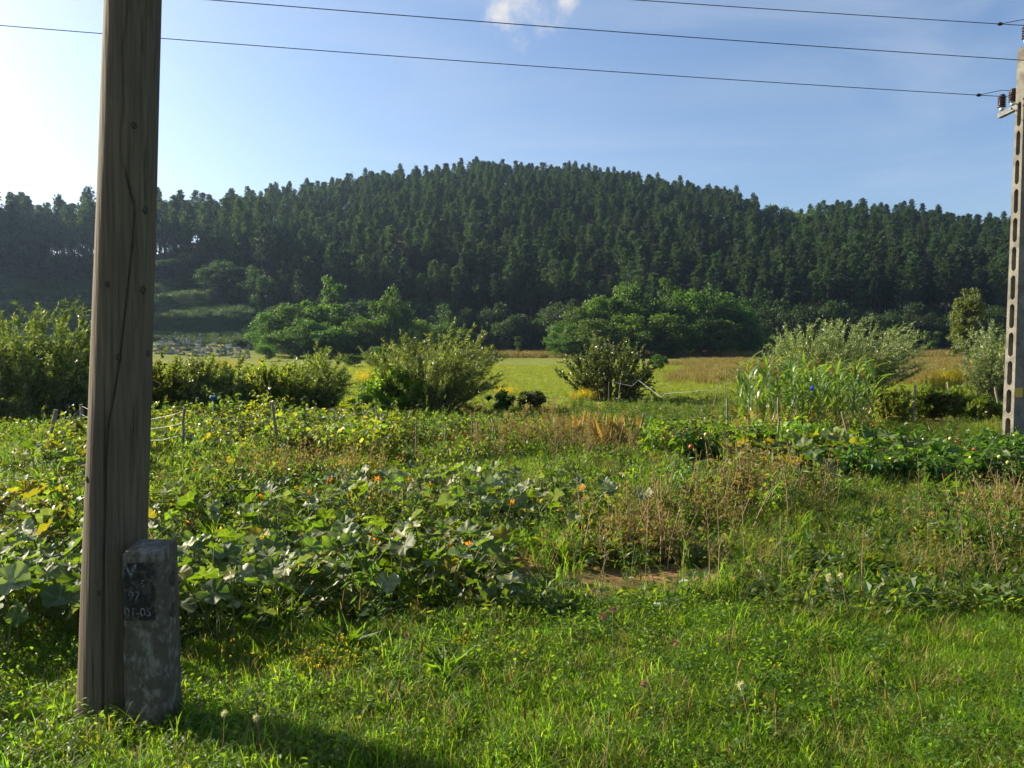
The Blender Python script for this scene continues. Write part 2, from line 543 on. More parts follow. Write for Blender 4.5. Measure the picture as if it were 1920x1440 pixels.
def pole_concrete():
    m, n, l = newmat('pole_concrete')
    o = n('ShaderNodeOutputMaterial'); pr = n('ShaderNodeBsdfPrincipled')
    l(pr.outputs[0], o.inputs[0])
    pr.inputs['Roughness'].default_value = 0.9
    t = n('ShaderNodeTexCoord')
    z = n('ShaderNodeTexNoise'); z.inputs['Scale'].default_value = 5; z.inputs['Detail'].default_value = 9
    l(t.outputs['Object'], z.inputs['Vector'])
    rp = n('ShaderNodeValToRGB')
    rp.color_ramp.elements[0].position = 0.32; rp.color_ramp.elements[0].color = (0.105, 0.095, 0.075, 1)
    rp.color_ramp.elements[1].position = 0.62; rp.color_ramp.elements[1].color = (0.215, 0.197, 0.160, 1)
    l(z.outputs[0], rp.inputs[0])
    v = n('ShaderNodeTexNoise'); v.inputs['Scale'].default_value = 60; v.inputs['Detail'].default_value = 4
    l(t.outputs['Object'], v.inputs['Vector'])
    r2 = n('ShaderNodeValToRGB')
    r2.color_ramp.elements[0].position = 0.30; r2.color_ramp.elements[0].color = (0.45, 0.42, 0.38, 1)
    r2.color_ramp.elements[1].position = 0.45; r2.color_ramp.elements[1].color = (1, 1, 1, 1)
    l(v.outputs[0], r2.inputs[0])
    mx = n('ShaderNodeMix'); mx.data_type = 'RGBA'; mx.blend_type = 'MULTIPLY'; mx.inputs[0].default_value = 1
    l(rp.outputs[0], mx.inputs[6]); l(r2.outputs[0], mx.inputs[7])
    l(mx.outputs[2], pr.inputs['Base Color'])
    b = n('ShaderNodeBump'); b.inputs['Strength'].default_value = 0.4; b.inputs['Distance'].default_value = 0.01
    l(v.outputs[0], b.inputs['Height']); l(b.outputs[0], pr.inputs['Normal'])
    return m


M['concrete'] = pole_concrete()


def stub_concrete():
    """old stub: flaked whitewash over grey, lichen, rusty streak"""
    m, n, l = newmat('old_stub_concrete')
    o = n('ShaderNodeOutputMaterial'); pr = n('ShaderNodeBsdfPrincipled')
    l(pr.outputs[0], o.inputs[0])
    pr.inputs['Roughness'].default_value = 0.95
    t = n('ShaderNodeTexCoord')

    def noise(s, d=8, st=(1, 1, 1)):
        mp_ = n('ShaderNodeMapping'); mp_.inputs['Scale'].default_value = st
        l(t.outputs['Object'], mp_.inputs[0])
        z = n('ShaderNodeTexNoise'); z.inputs['Scale'].default_value = s; z.inputs['Detail'].default_value = d; z.inputs['Roughness'].default_value = 0.68
        l(mp_.outputs[0], z.inputs['Vector'])
        return z.outputs[0]

    def ramp(v, a, b, c0, c1):
        r = n('ShaderNodeValToRGB')
        r.color_ramp.elements[0].position = a; r.color_ramp.elements[0].color = rgba(c0)
        r.color_ramp.elements[1].position = b; r.color_ramp.elements[1].color = rgba(c1)
        l(v, r.inputs[0])
        return r.outputs[0]

    def mix(f, a, b):
        x = n('ShaderNodeMix'); x.data_type = 'RGBA'
        l(f, x.inputs[0]); l(a, x.inputs[6])
        if isinstance(b, tuple):
            x.inputs[7].default_value = rgba(b)
        else:
            l(b, x.inputs[7])
        return x.outputs[2]
    base = ramp(noise(9), 0.3, 0.7, (0.062, 0.050, 0.030), (0.118, 0.096, 0.060))
    white = ramp(noise(26, 10, (1, 1, 0.6)), 0.50, 0.62, (0, 0, 0), (0.75, 0.75, 0.75))
    c = mix(white, base, (0.24, 0.215, 0.17))
    dark = ramp(noise(16, 6), 0.58, 0.74, (0, 0, 0), (0.7, 0.7, 0.7))
    c = mix(dark, c, (0.045, 0.040, 0.030))
    rust = ramp(noise(3.2, 3, (3, 3, 0.7)), 0.58, 0.72, (0, 0, 0), (0.55, 0.55, 0.55))
    c = mix(rust, c, (0.11, 0.055, 0.025))
    l(c, pr.inputs['Base Color'])
    b = n('ShaderNodeBump'); b.inputs['Strength'].default_value = 0.7; b.inputs['Distance'].default_value = 0.006
    l(noise(40, 8), b.inputs['Height']); l(b.outputs[0], pr.inputs['Normal'])
    return m


M['stub'] = stub_concrete()
M['paint_black'] = solid('flaking_black_paint', (0.012, 0.012, 0.014), (0.040, 0.036, 0.030), 0.85, 34, lo=0.42, hi=0.75)


def flaky(m, scale, lo, hi):
    nt_ = m.node_tree
    o_ = [x for x in nt_.nodes if x.type == 'OUTPUT_MATERIAL'][0]
    pr_ = [x for x in nt_.nodes if x.type == 'BSDF_PRINCIPLED'][0]
    t_ = nt_.nodes.new('ShaderNodeTexCoord')
    z_ = nt_.nodes.new('ShaderNodeTexNoise')
    z_.inputs['Scale'].default_value = scale
    z_.inputs['Detail'].default_value = 8
    z_.inputs['Roughness'].default_value = 0.7
    nt_.links.new(t_.outputs['Object'], z_.inputs['Vector'])
    r_ = nt_.nodes.new('ShaderNodeMapRange')
    r_.inputs[1].default_value = lo
    r_.inputs[2].default_value = hi
    nt_.links.new(z_.outputs[0], r_.inputs[0])
    tr_ = nt_.nodes.new('ShaderNodeBsdfTransparent')
    ms_ = nt_.nodes.new('ShaderNodeMixShader')
    nt_.links.new(r_.outputs[0], ms_.inputs[0])
    nt_.links.new(tr_.outputs[0], ms_.inputs[1])
    nt_.links.new(pr_.outputs[0], ms_.inputs[2])
    nt_.links.new(ms_.outputs[0], o_.inputs[0])


flaky(M['paint_black'], 34, 0.36, 0.60)
M['paint_white'] = solid('faded_white_paint', (0.06, 0.06, 0.055), (0.24, 0.235, 0.21), 0.9, 80, lo=0.42, hi=0.58)
flaky(M['paint_white'], 75, 0.28, 0.42)


def pole_wood():
    m, n, l = newmat('weathered_pole_wood')
    o = n('ShaderNodeOutputMaterial'); pr = n('ShaderNodeBsdfPrincipled')
    l(pr.outputs[0], o.inputs[0])
    pr.inputs['Roughness'].default_value = 0.85
    pr.inputs['Specular IOR Level'].default_value = 0.25
    t = n('ShaderNodeTexCoord')

    def noise(s, st, d=8):
        mp_ = n('ShaderNodeMapping'); mp_.inputs['Scale'].default_value = st
        l(t.outputs['Object'], mp_.inputs[0])
        z = n('ShaderNodeTexNoise'); z.inputs['Scale'].default_value = s; z.inputs['Detail'].default_value = d
        l(mp_.outputs[0], z.inputs['Vector'])
        return z.outputs[0]
    g = noise(75, (1, 1, 0.03))
    rp = n('ShaderNodeValToRGB')
    rp.color_ramp.elements[0].position = 0.30; rp.color_ramp.elements[0].color = (0.095, 0.074, 0.048, 1)
    rp.color_ramp.elements[1].position = 0.72; rp.color_ramp.elements[1].color = (0.175, 0.142, 0.096, 1)
    l(g, rp.inputs[0])
    b1 = noise(3.5, (1, 1, 0.35), 7)
    chk = noise(95, (1, 1, 0.012), 3)
    r2 = n('ShaderNodeValToRGB')
    r2.color_ramp.elements[0].position = 0.35; r2.color_ramp.elements[0].color = (0.72, 0.70, 0.66, 1)
    r2.color_ramp.elements[1].position = 0.65; r2.color_ramp.elements[1].color = (1.05, 1.0, 0.93, 1)
    l(b1, r2.inputs[0])
    mx = n('ShaderNodeMix'); mx.data_type = 'RGBA'; mx.blend_type = 'MULTIPLY'; mx.inputs[0].default_value = 1
    l(rp.outputs[0], mx.inputs[6]); l(r2.outputs[0], mx.inputs[7])
    r3 = n('ShaderNodeValToRGB')
    r3.color_ramp.elements[0].position = 0.30; r3.color_ramp.elements[0].color = (0.50, 0.48, 0.45, 1)
    r3.color_ramp.elements[1].position = 0.37; r3.color_ramp.elements[1].color = (1, 1, 1, 1)
    l(chk, r3.inputs[0])
    m3 = n('ShaderNodeMix'); m3.data_type = 'RGBA'; m3.blend_type = 'MULTIPLY'; m3.inputs[0].default_value = 1
    l(mx.outputs[2], m3.inputs[6]); l(r3.outputs[0], m3.inputs[7])
    l(m3.outputs[2], pr.inputs['Base Color'])
    b = n('ShaderNodeBump'); b.inputs['Strength'].default_value = 0.8; b.inputs['Distance'].default_value = 0.005
    l(noise(90, (1, 1, 0.02)), b.inputs['Height']); l(b.outputs[0], pr.inputs['Normal'])
    return m


M['wood'] = pole_wood()
M['knot'] = solid('dark_knot', (0.035, 0.027, 0.018), (0.085, 0.066, 0.043), 0.85, 60)
M['crack'] = solid('crack_wood', (0.03, 0.022, 0.015), None, 0.95, 30)


def ground_mat():
    """soil, grass and litter by place; the dry strip and the forest floor have outlines of their own"""
    m, n, l = newmat('open_ground')
    o = n('ShaderNodeOutputMaterial'); pr = n('ShaderNodeBsdfPrincipled')
    pr.inputs['Roughness'].default_value = 1.0
    pr.inputs['Specular IOR Level'].default_value = 0.1
    l(pr.outputs[0], o.inputs[0])
    g = n('ShaderNodeNewGeometry')
    sx = n('ShaderNodeSeparateXYZ'); l(g.outputs['Position'], sx.inputs[0])

    def mth(op, a, b=None):
        q = n('ShaderNodeMath'); q.operation = op
        for i, v in enumerate((a, b)):
            if v is None:
                continue
            if isinstance(v, (int, float)):
                q.inputs[i].default_value = v
            else:
                l(v, q.inputs[i])
        return q.outputs[0]

    def rng_(v, a, b):
        q = n('ShaderNodeMapRange'); q.interpolation_type = 'SMOOTHSTEP'
        q.inputs[1].default_value = a; q.inputs[2].default_value = b
        l(v, q.inputs[0]); return q.outputs[0]

    def noise(s, d=6, r=0.6, st=(1, 1, 1)):
        mp_ = n('ShaderNodeMapping'); mp_.inputs['Scale'].default_value = st
        l(g.outputs['Position'], mp_.inputs[0])
        z = n('ShaderNodeTexNoise'); z.inputs['Scale'].default_value = s; z.inputs['Detail'].default_value = d; z.inputs['Roughness'].default_value = r
        l(mp_.outputs[0], z.inputs['Vector']); return z.outputs[0]

    def ramp(v, cs):
        r = n('ShaderNodeValToRGB')
        e = r.color_ramp.elements
        e[0].position, e[0].color = cs[0][0], rgba(cs[0][1])
        e[1].position, e[1].color = cs[-1][0], rgba(cs[-1][1])
        for p, c in cs[1:-1]:
            k = e.new(p); k.color = rgba(c)
        l(v, r.inputs[0]); return r.outputs[0]

    def mix(f, a, b):
        x = n('ShaderNodeMix'); x.data_type = 'RGBA'
        if isinstance(f, float):
            x.inputs[0].default_value = f
        else:
            l(f, x.inputs[0])
        l(a, x.inputs[6]); l(b, x.inputs[7]); return x.outputs[2]
    wobn = mth('SUBTRACT', noise(0.12, 5), 0.5)
    y = mth('ADD', sx.outputs['Y'], mth('MULTIPLY', wobn, mth('MULTIPLY', sx.outputs['Y'], 0.35)))
    soil = ramp(noise(5.0, 9), [(0.3, (0.17, 0.09, 0.04)), (0.5, (0.29, 0.165, 0.075)), (0.72, (0.40, 0.25, 0.12))])
    litter = ramp(noise(11, 9, 0.7), [(0.3, (0.05, 0.06, 0.015)), (0.55, (0.10, 0.10, 0.03)), (0.75, (0.20, 0.16, 0.06))])
    near = mix(rng_(noise(0.8, 6), 0.42, 0.60), litter, soil)
    turf = ramp(noise(9, 9, 0.7), [(0.3, (0.05, 0.06, 0.015)), (0.5, (0.09, 0.10, 0.025)), (0.75, (0.17, 0.14, 0.06))])
    near = mix(rng_(y, 4.1, 4.8), turf, near)
    mead = ramp(noise(1.0, 10, 0.75), [(0.28, (0.10, 0.125, 0.016)), (0.5, (0.15, 0.175, 0.022)), (0.72, (0.22, 0.22, 0.035))])
    mead2 = ramp(noise(0.10, 6, 0.6, (1, 2.5, 1)), [(0.35, (0.12, 0.165, 0.018)), (0.65, (0.21, 0.205, 0.035))])
    mead = mix(0.45, mead, mead2)
    c = mix(rng_(y, 20, 27), near, mead)
    dry = ramp(noise(0.9, 10, 0.75), [(0.3, (0.15, 0.12, 0.045)), (0.5, (0.23, 0.17, 0.07)), (0.72, (0.31, 0.24, 0.11))])
    slope = mth('DIVIDE', sx.outputs['X'], mth('MAXIMUM', sx.outputs['Y'], 1.0))
    dm = mth('MULTIPLY', rng_(mth('ADD', slope, mth('MULTIPLY', wobn, 0.25)), 0.20, 0.26), mth('MULTIPLY', rng_(y, 32, 42), mth('SUBTRACT', 1.0, rng_(y, 90, 118))))
    c = mix(mth('MULTIPLY', dm, 0.85), c, dry)
    edge = mth('MULTIPLY', rng_(y, 112, 124), rng_(slope, -0.28, -0.22))
    edgec = ramp(noise(0.9, 10, 0.75), [(0.3, (0.09, 0.08, 0.03)), (0.5, (0.19, 0.13, 0.06)), (0.72, (0.26, 0.20, 0.10))])
    c = mix(edge, c, edgec)
    slopeg = ramp(noise(0.55, 10, 0.75), [(0.3, (0.016, 0.030, 0.010)), (0.5, (0.025, 0.040, 0.013)), (0.72, (0.042, 0.050, 0.018))])  # terrace green darkened so the colour carries the slope's shade
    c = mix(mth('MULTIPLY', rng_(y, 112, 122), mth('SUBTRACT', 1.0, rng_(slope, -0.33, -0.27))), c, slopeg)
    forest = ramp(noise(0.5, 8), [(0.3, (0.03, 0.028, 0.016)), (0.7, (0.08, 0.06, 0.035))])
    c = mix(mth('MULTIPLY', rng_(sx.outputs['Y'], 150, 172), rng_(slope, -0.36, -0.28)), c, forest)
    c = mix(rng_(sx.outputs['Y'], 178, 196), c, forest)
    l(c, pr.inputs['Base Color'])
    b = n('ShaderNodeBump'); b.inputs['Strength'].default_value = 0.8; b.inputs['Distance'].default_value = 0.05
    l(noise(14, 10, 0.7), b.inputs['Height']); l(b.outputs[0], pr.inputs['Normal'])
    return m


M['ground'] = ground_mat()

# ------------------------------------------------------------------ the ground sheet, in three pieces that share their edges
def axis_pts(segs):
    a = []
    for lo, hi, st in segs:
        a.extend(np.arange(lo, hi, st))
    return np.array(a)


YS = axis_pts([(-400, -40, 90), (-40, 1, 6), (1, 12, 0.25), (12, 32, 0.8), (32, 118, 3.0), (118, 360, 1.7), (360, 480, 15), (480, 3200, 340)])
_h = axis_pts([(0, 9, 0.25), (9, 30, 1.0), (30, 60, 2.5), (60, 260, 4.5), (260, 3000, 300)])
XS = np.concatenate([-_h[:0:-1], _h])


def sheet(name, ya, yb):
    ys = YS[ya:yb + 1]
    X, Y = np.meshgrid(XS, ys)
    Z = hh(X, Y)
    V = np.stack([X, Y, Z], -1).reshape(-1, 3)
    nx = len(XS)
    i = np.arange(len(ys) - 1)[:, None] * nx
    j = np.arange(nx - 1)[None]
    F = np.stack([i + j, i + j + 1, i + nx + j + 1, i + nx + j], -1).reshape(-1, 4)
    mb = MB()
    mb.add(V, F, 0, 0.5, True)
    o = obj(name, mb.mesh(name, [M['ground']]))
    o['kind'] = 'structure'
    return o


i1 = int(np.searchsorted(YS, 27.0))
i2 = int(np.searchsorted(YS, 116.0))
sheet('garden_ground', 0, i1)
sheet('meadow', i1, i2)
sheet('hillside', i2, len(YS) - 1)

# ------------------------------------------------------------------ leaf shapes
T_LANCE = (np.array([[0, 0, 0], [-0.11, 0.42, 0.03], [0, 1, -0.10], [0.11, 0.42, 0.03]]), np.array([[0, 2, 1], [0, 3, 2]]))
T_OVATE = (np.array([[0, 0, 0], [-0.27, 0.22, 0.05], [-0.24, 0.62, 0.03], [0, 1, -0.12], [0.24, 0.62, 0.03], [0.27, 0.22, 0.05], [0, 0.45, -0.02]]),
           np.array([[0, 6, 1], [1, 6, 2], [2, 6, 3], [3, 6, 4], [4, 6, 5], [5, 6, 0]]))
T_DIAM = (np.array([[0, 0, 0], [-0.32, 0.45, 0.07], [0, 1, -0.06], [0.32, 0.45, 0.07]]), np.array([[0, 2, 1], [0, 3, 2]]))
T_NEED = (np.array([[-.05, 0, 0], [.05, 0, 0], [0, 1, 0.0],
                    [-.05, 0, .0], [.05, 0, 0], [.55, .75, .25],
                    [-.05, 0, .0], [.05, 0, 0], [-.55, .75, .25],
                    [0, -.05, .0], [0, .05, 0], [.1, .6, .65],
                    [0, -.05, .0], [0, .05, 0], [-.15, .75, -.4]]) * np.array([1, 1, 1]),
          np.array([[0, 1, 2], [3, 4, 5], [6, 7, 8], [9, 10, 11], [12, 13, 14]]))


def fat(t, k):
    V = t[0].copy()
    return V, t[1]


# wider needles fans: each is a narrow kite
def needle_fan(k=7, wdt=0.13, seed=1):
    r = np.random.default_rng(seed)
    V, F = [], []
    for i in range(k):
        d = norm(np.array([r.normal(0, 0.55), 1.0, r.normal(0.15, 0.5)]))
        s = norm(np.cross(d, r.normal(size=3)))
        b = len(V)
        Ln = r.uniform(0.75, 1.1)
        V += [np.zeros(3), d * 0.5 * Ln + s * wdt, d * Ln, d * 0.5 * Ln - s * wdt]
        F += [[b, b + 1, b + 2], [b, b + 2, b + 3]]
    return np.array(V), np.array(F)


FAN = needle_fan()


def rand_dirs(n, up=0.0):
    d = rng.normal(size=(n, 3))
    d[:, 2] += up
    return norm(d)


# ------------------------------------------------------------------ trees
def pine_parts(h, rmax, cbf, dead=True):
    tr = MB(); cr = MB()
    bend = rng.normal(0, 0.25, 2)
    zs = np.linspace(-0.6, h, 9)
    P = np.stack([bend[0] * np.sin(zs / h * 2.2), bend[1] * np.sin(zs / h * 1.7), zs], -1)
    tube(tr, P, np.linspace(0.20, 0.035, 9) * (h / 16), 7, 0)

    def axis(z):
        return np.array([np.interp(z, zs, P[:, 0]), np.interp(z, zs, P[:, 1]), z])
    cb = h * cbf
    z = cb
    pts, dirs = [], []
    while z < h - 0.3:
        t = (z - cb) / (h - cb)
        L0 = rmax * ((1 - t) ** 0.70 * (0.62 + 0.38 * min(1, t / 0.3))) * R.uniform(0.55, 1.25) + 0.15
        nb = R.randint(4, 6)
        a0 = R.uniform(0, 6.28)
        for k in range(nb):
            a = a0 + k * 2 * PI / nb + R.uniform(-.35, .35)
            Lb = L0 * R.uniform(0.55, 1.15)
            rise = R.uniform(-0.05, 0.25) + 0.5 * t
            d = np.array([math.cos(a), math.sin(a), rise])
            s = axis(z)
            q = np.linspace(0, 1, 4)[:, None]
            bp = s + d * Lb * q + np.array([0, 0, 0.18 * Lb]) * q ** 2
            tube(tr, bp, np.linspace(0.05, 0.012, 4) * (0.5 + Lb / 3), 3, 0, cap=False)
            m = max(4, int(Lb * 5.2))
            for i in range(m):
                f = R.uniform(0.30, 1.02) ** 0.8
                p = s + d * Lb * f + np.array([0, 0, 0.18 * Lb * f * f])
                pts.append(p + np.array([R.gauss(0, .22), R.gauss(0, .22), R.gauss(0.08, .14)]))
                dirs.append(d * 0.8 + np.array([R.gauss(0, .5), R.gauss(0, .5), R.uniform(0.1, 1.0)]))
        z += R.uniform(0.42, 0.68) * (1.0 if t < 0.7 else 0.7)
    for i in range(8):
        pts.append(axis(h - 0.2 - i * 0.13) + np.array([R.gauss(0, .04 + .02 * i), R.gauss(0, .04 + .02 * i), 0]))
        dirs.append(np.array([R.gauss(0, .4), R.gauss(0, .4), 1.0]))
    pts = np.array(pts); dirs = np.array(dirs)
    scatter(cr, FAN[0], FAN[1], pts, frames(dirs, rand_dirs(len(pts))), rng.uniform(0.40, 0.74, len(pts)) * np.interp(pts[:, 2] / h, [0.85, 1.0], [1.0, 0.8]), 0)
    if dead:
        for i in range(9):
            z0 = R.uniform(h * 0.15, cb)
            a = R.uniform(0, 6.28)
            s = axis(z0)
            Lb = R.uniform(0.5, 1.8)
            tube(tr, [s, s + np.array([math.cos(a), math.sin(a), 0.15]) * Lb], [0.03, 0.008], 3, 0, cap=False)
    return tr, cr


def merge(mbs, mats_n):
    o = MB()
    for mb, off in mbs:
        for v, f, m_, s_, t_ in zip(mb.V, mb.F, mb.M, mb.S, mb.T):
            o.V.append(v); o.F.append(f + o.n - 0); o.M.append(m_ + off); o.S.append(s_); o.T.append(t_)
        # offsets: faces were already shifted inside mb
        k = len(mb.V)
        o.n += mb.n
    return o


PINES = []
for k in range(7):
    hgt = [16.5, 15.5, 17.5, 16.0, 15.0, 17.0, 16.2][k]
    tr, cr = pine_parts(hgt, R.uniform(2.15, 2.95), R.uniform(0.30, 0.52))
    both = merge([(tr, 0), (cr, 1)], 2)
    PINES.append((tr.mesh('pine_trunk', [M['bark']]), cr.mesh('pine_crown', [M['pine']]), both.mesh('pine', [M['bark'], M['pine']]), hgt))


def lobes_crown(h, wd, base, nl, per, leaf, leafs, rough_top=0.0, sq=1.0, inner=0.15):
    """a crown of many overlapping leaf clumps; returns meshes for limbs and leaves"""
    tr = MB(); cr = MB()
    cz_ = base + (h - base) * 0.5
    rz = (h - base) * 0.5
    trunk = np.array([[0, 0, -0.4], [R.gauss(0, .05) * wd, R.gauss(0, .05) * wd, base + rz * 0.4], [R.gauss(0, .06) * wd, R.gauss(0, .06) * wd, cz_ + rz * 0.4]])
    r0 = 0.018 * h + 0.03
    tube(tr, trunk, [r0, r0 * 0.65, r0 * 0.25], 6, 0)
    P, Dn = [], []
    for i in range(nl):
        u = rand_dirs(1, 0.12)[0]
        u[2] = max(u[2], -0.85)
        f = R.uniform(0.50, 0.98)
        c = np.array([u[0] * wd * 0.5 * f * sq, u[1] * wd * 0.5 * f, cz_ + u[2] * rz * f])
        lr = R.uniform(0.10, 0.27) * min(wd, h - base) * 0.72
        st = trunk[1] * (1 - 0.4) + trunk[2] * 0.4
        tube(tr, [st, (st + c) / 2 + np.array([0, 0, 0.05 * h]), c], [r0 * 0.4, r0 * 0.25, r0 * 0.08], 4, 0, cap=False)
        n = int(per * R.uniform(0.7, 1.3))
        d = rand_dirs(n, 0.35)
        rr = lr * rng.uniform(0.62, 1.08, n) * (1 + 0.18 * np.sin(d[:, 0] * 7 + i) * np.cos(d[:, 2] * 6 + i))
        ni = int(n * inner)
        rr[:ni] *= rng.uniform(0.2, 0.8, ni)
        p = c + d * rr[:, None] * np.array([1.1, 1.1, 0.85])
        p[:, 2] = np.maximum(p[:, 2], base * 0.5 + 0.03 * h * rng.random(n))
        P.append(p); Dn.append(d)
    P = np.concatenate(P); Dn = np.concatenate(Dn)
    ax = norm(rand_dirs(len(P)) + Dn * 0.5 + np.array([0, 0, -0.15]))
    hint = norm(Dn + rand_dirs(len(P)) * 0.8 + np.array([0, 0, 0.4]))
    scatter(cr, leaf[0], leaf[1], P, frames(ax, hint), rng.uniform(leafs[0], leafs[1], len(P)), 0)
    return tr, cr


def shoots_crown(h, wd, ns, leaf, ls, per_m, lean=0.25, spread=1.0, twigs=2, droop=0.0, thick=0.010, wind=(1, 0.1), base_r=0.12, leafy_from=0.2):
    """a many-stemmed shrub: fanned shoots with side twigs, leaves all along them"""
    tr = MB(); cr = MB()
    LP, LA = [], []

    def leaves(pts, n):
        t = rng.random(n) * (len(pts) - 1)
        i = np.minimum(t.astype(int), len(pts) - 2)
        f = (t - i)[:, None]
        p = pts[i] * (1 - f) + pts[i + 1] * f
        tg = norm(pts[i + 1] - pts[i])
        LP.append(p)
        LA.append(norm(tg * 0.55 + rand_dirs(n) * 0.75 + np.array([0.25 * wind[0], 0, 0.05])))
    for s in range(ns):
        a = R.uniform(0, 2 * PI)
        f = math.sqrt(R.random())
        hx = math.cos(a) * f * wd * 0.5
        hy = math.sin(a) * f * wd * 0.5
        top = h * (1 - 0.32 * f ** 1.8) * (R.uniform(0.45, 1.0) if R.random() < 0.82 else R.uniform(0.95, 1.16))
        b = np.array([math.cos(a) * base_r * f * wd, math.sin(a) * base_r * f * wd, -0.05])
        q = np.linspace(0, 1, 7)[:, None]
        pts = b + np.array([hx - b[0], hy - b[1], 0]) * q ** (1.25 * spread) + np.array([0, 0, top]) * (q - droop * f * q ** 3)
        pts = pts + np.array([wind[0], wind[1], -0.12]) * lean * top * q ** 2.6
        pts[1:] += rng.normal(0, 0.012 * h, (6, 3))
        tube(tr, pts, np.linspace(thick * 1.6, thick * 0.3, 7), 4, 0, cap=False)
        k0 = max(1, int(leafy_from * 6))
        leaves(pts[k0:], int(per_m * top * 0.8))
        for t_ in range(twigs):
            i = R.randint(2, 5)
            d = norm((pts[i + 1] - pts[i]) + rand_dirs(1)[0] * 0.11 * h)
            Ln = R.uniform(0.10, 0.26) * h
            tp = np.array([pts[i], pts[i] + d * Ln * 0.5, pts[i] + d * Ln + np.array([lean * wind[0] * 0.3, 0, 0.02 * h])])
            tube(tr, tp, [thick * 0.5, thick * 0.35, thick * 0.2], 3, 0, cap=False)
            leaves(tp, int(per_m * Ln * 1.1))
    P = np.concatenate(LP); A = np.concatenate(LA)
    ok = P[:, 2] > 0.02
    P, A = P[ok], A[ok]
    scatter(cr, leaf[0], leaf[1], P, frames(A, rand_dirs(len(P), 0.8)), rng.uniform(ls[0], ls[1], len(P)), 0, rng.random(len(P)) ** 1.3)
    return tr, cr


# ------------------------------------------------------------------ instanced ground cover
def proto_collection(name, meshes):
    c = bpy.data.collections.new(name)
    for k, me in enumerate(meshes):
        c.objects.link(bpy.data.objects.new('%02d_%s' % (k, me.name), me))
    return c


def cover(name, meshes, P, scl, label, cat, rotz=None, tilt=0.12, idx=None):
    n = len(P)
    me = bpy.data.meshes.new(name)
    me.vertices.add(n)
    me.vertices.foreach_set('co', np.asarray(P, np.float32).ravel())
    rot = np.stack([rng.normal(0, tilt, n), rng.normal(0, tilt, n), rng.uniform(0, 2 * PI, n) if rotz is None else rotz], -1)
    a = me.attributes.new('rot', 'FLOAT_VECTOR', 'POINT'); a.data.foreach_set('vector', rot.astype(np.float32).ravel())
    a = me.attributes.new('scl', 'FLOAT', 'POINT'); a.data.foreach_set('value', np.asarray(scl, np.float32))
    ix = rng.integers(0, len(meshes), n) if idx is None else idx
    a = me.attributes.new('idx', 'INT', 'POINT'); a.data.foreach_set('value', ix.astype(np.int32))
    c = proto_collection(name + '_kinds', meshes)
    ng = bpy.data.node_groups.new(name + '_spread', 'GeometryNodeTree')
    ng.interface.new_socket('Geometry', in_out='INPUT', socket_type='NodeSocketGeometry')
    ng.interface.new_socket('Geometry', in_out='OUTPUT', socket_type='NodeSocketGeometry')
    gi = ng.nodes.new('NodeGroupInput'); go = ng.nodes.new('NodeGroupOutput')
    ip = ng.nodes.new('GeometryNodeInstanceOnPoints')
    ci = ng.nodes.new('GeometryNodeCollectionInfo')
    ci.inputs[0].default_value = c
    ci.inputs['Separate Children'].default_value = True
    ci.inputs['Reset Children'].default_value = True

    def attr(nm, ty):
        x = ng.nodes.new('GeometryNodeInputNamedAttribute'); x.data_type = ty
        x.inputs['Name'].default_value = nm
        return x.outputs[0]
    lk = ng.links.new
    lk(gi.outputs[0], ip.inputs['Points'])
    lk(ci.outputs[0], ip.inputs['Instance'])
    ip.inputs['Pick Instance'].default_value = True
    lk(attr('idx', 'INT'), ip.inputs['Instance Index'])
    lk(attr('rot', 'FLOAT_VECTOR'), ip.inputs['Rotation'])
    lk(attr('scl', 'FLOAT'), ip.inputs['Scale'])
    lk(ip.outputs[0], go.inputs[0])
    o = obj(name, me)
    md = o.modifiers.new('spread', 'NODES'); md.node_group = ng
    o['kind'] = 'stuff'
    tag(o, label, cat)
    return o


# ------------------------------------------------------------------ THE FOREST
sel = []
sp = 3.9
for gy in np.arange(140, 352, sp):
    for gx in np.arange(-260, 215, sp):
        x = gx + R.uniform(-1.8, 1.8) + (sp / 2 if int(gy / sp) % 2 else 0)
        y = gy + R.uniform(-1.8, 1.8)
        u = 960 + FPX * x / y
        if u < -430 or u > 2080:
            continue
        F = np.interp(u, _fp, _fd); D = np.interp(u, _px, _rd)
        if u < -160 and R.random() < 0.35:
            continue
        start = np.interp(u, [-200, 0, 250, 480, 560, 700, 2100], [182, 182, 174, 166, F + 4, F + 8, F + 6])
        if u < -25:  # unseen pines left of view, brought forward to shade the terraces
            start = np.interp(u, [-120, -25], [118, 140])
        if y < start or y > D + 12:
            continue
        if u < 330 and y > D + 14:                       # a thin crest on the left, the sky shows between its trunks
            continue
        if 1415 < u < 1535 and y > D - 60 and R.random() < 0.85:
            continue
        if R.random() < 0.14:
            continue
        sel.append((x, y, u))
sel = np.array(sel)
zz = hh(sel[:, 0], sel[:, 1])
order = np.argsort(sel[:, 1] + rng.normal(0, 14, len(sel)))
near_n = 300
for r_, i in enumerate(order[:near_n]):
    k = R.randrange(len(PINES))
    s = R.uniform(0.66, 0.98) * (1.15 if sel[i, 2] < 330 else 1.0)
    u_ = sel[i, 2]
    where = 'on the ridge above the terraced slope' if u_ < 480 else 'in the forest behind the cemetery clump' if u_ < 900 else 'in the forest behind the large leafy clump' if u_ < 1420 else 'in the forest behind the poplar'
    t = thing('pine_tree', 'dark green pine tree ' + where, 'tree', 'pine trees ' + where, (sel[i, 0], sel[i, 1], zz[i]), (R.gauss(0, .02), R.gauss(0, .02), R.uniform(0, 6.28)), s)
    obj('trunk', PINES[k][0], t)
    obj('crown', PINES[k][1], t)
rest = order[near_n:]
MIXED = []
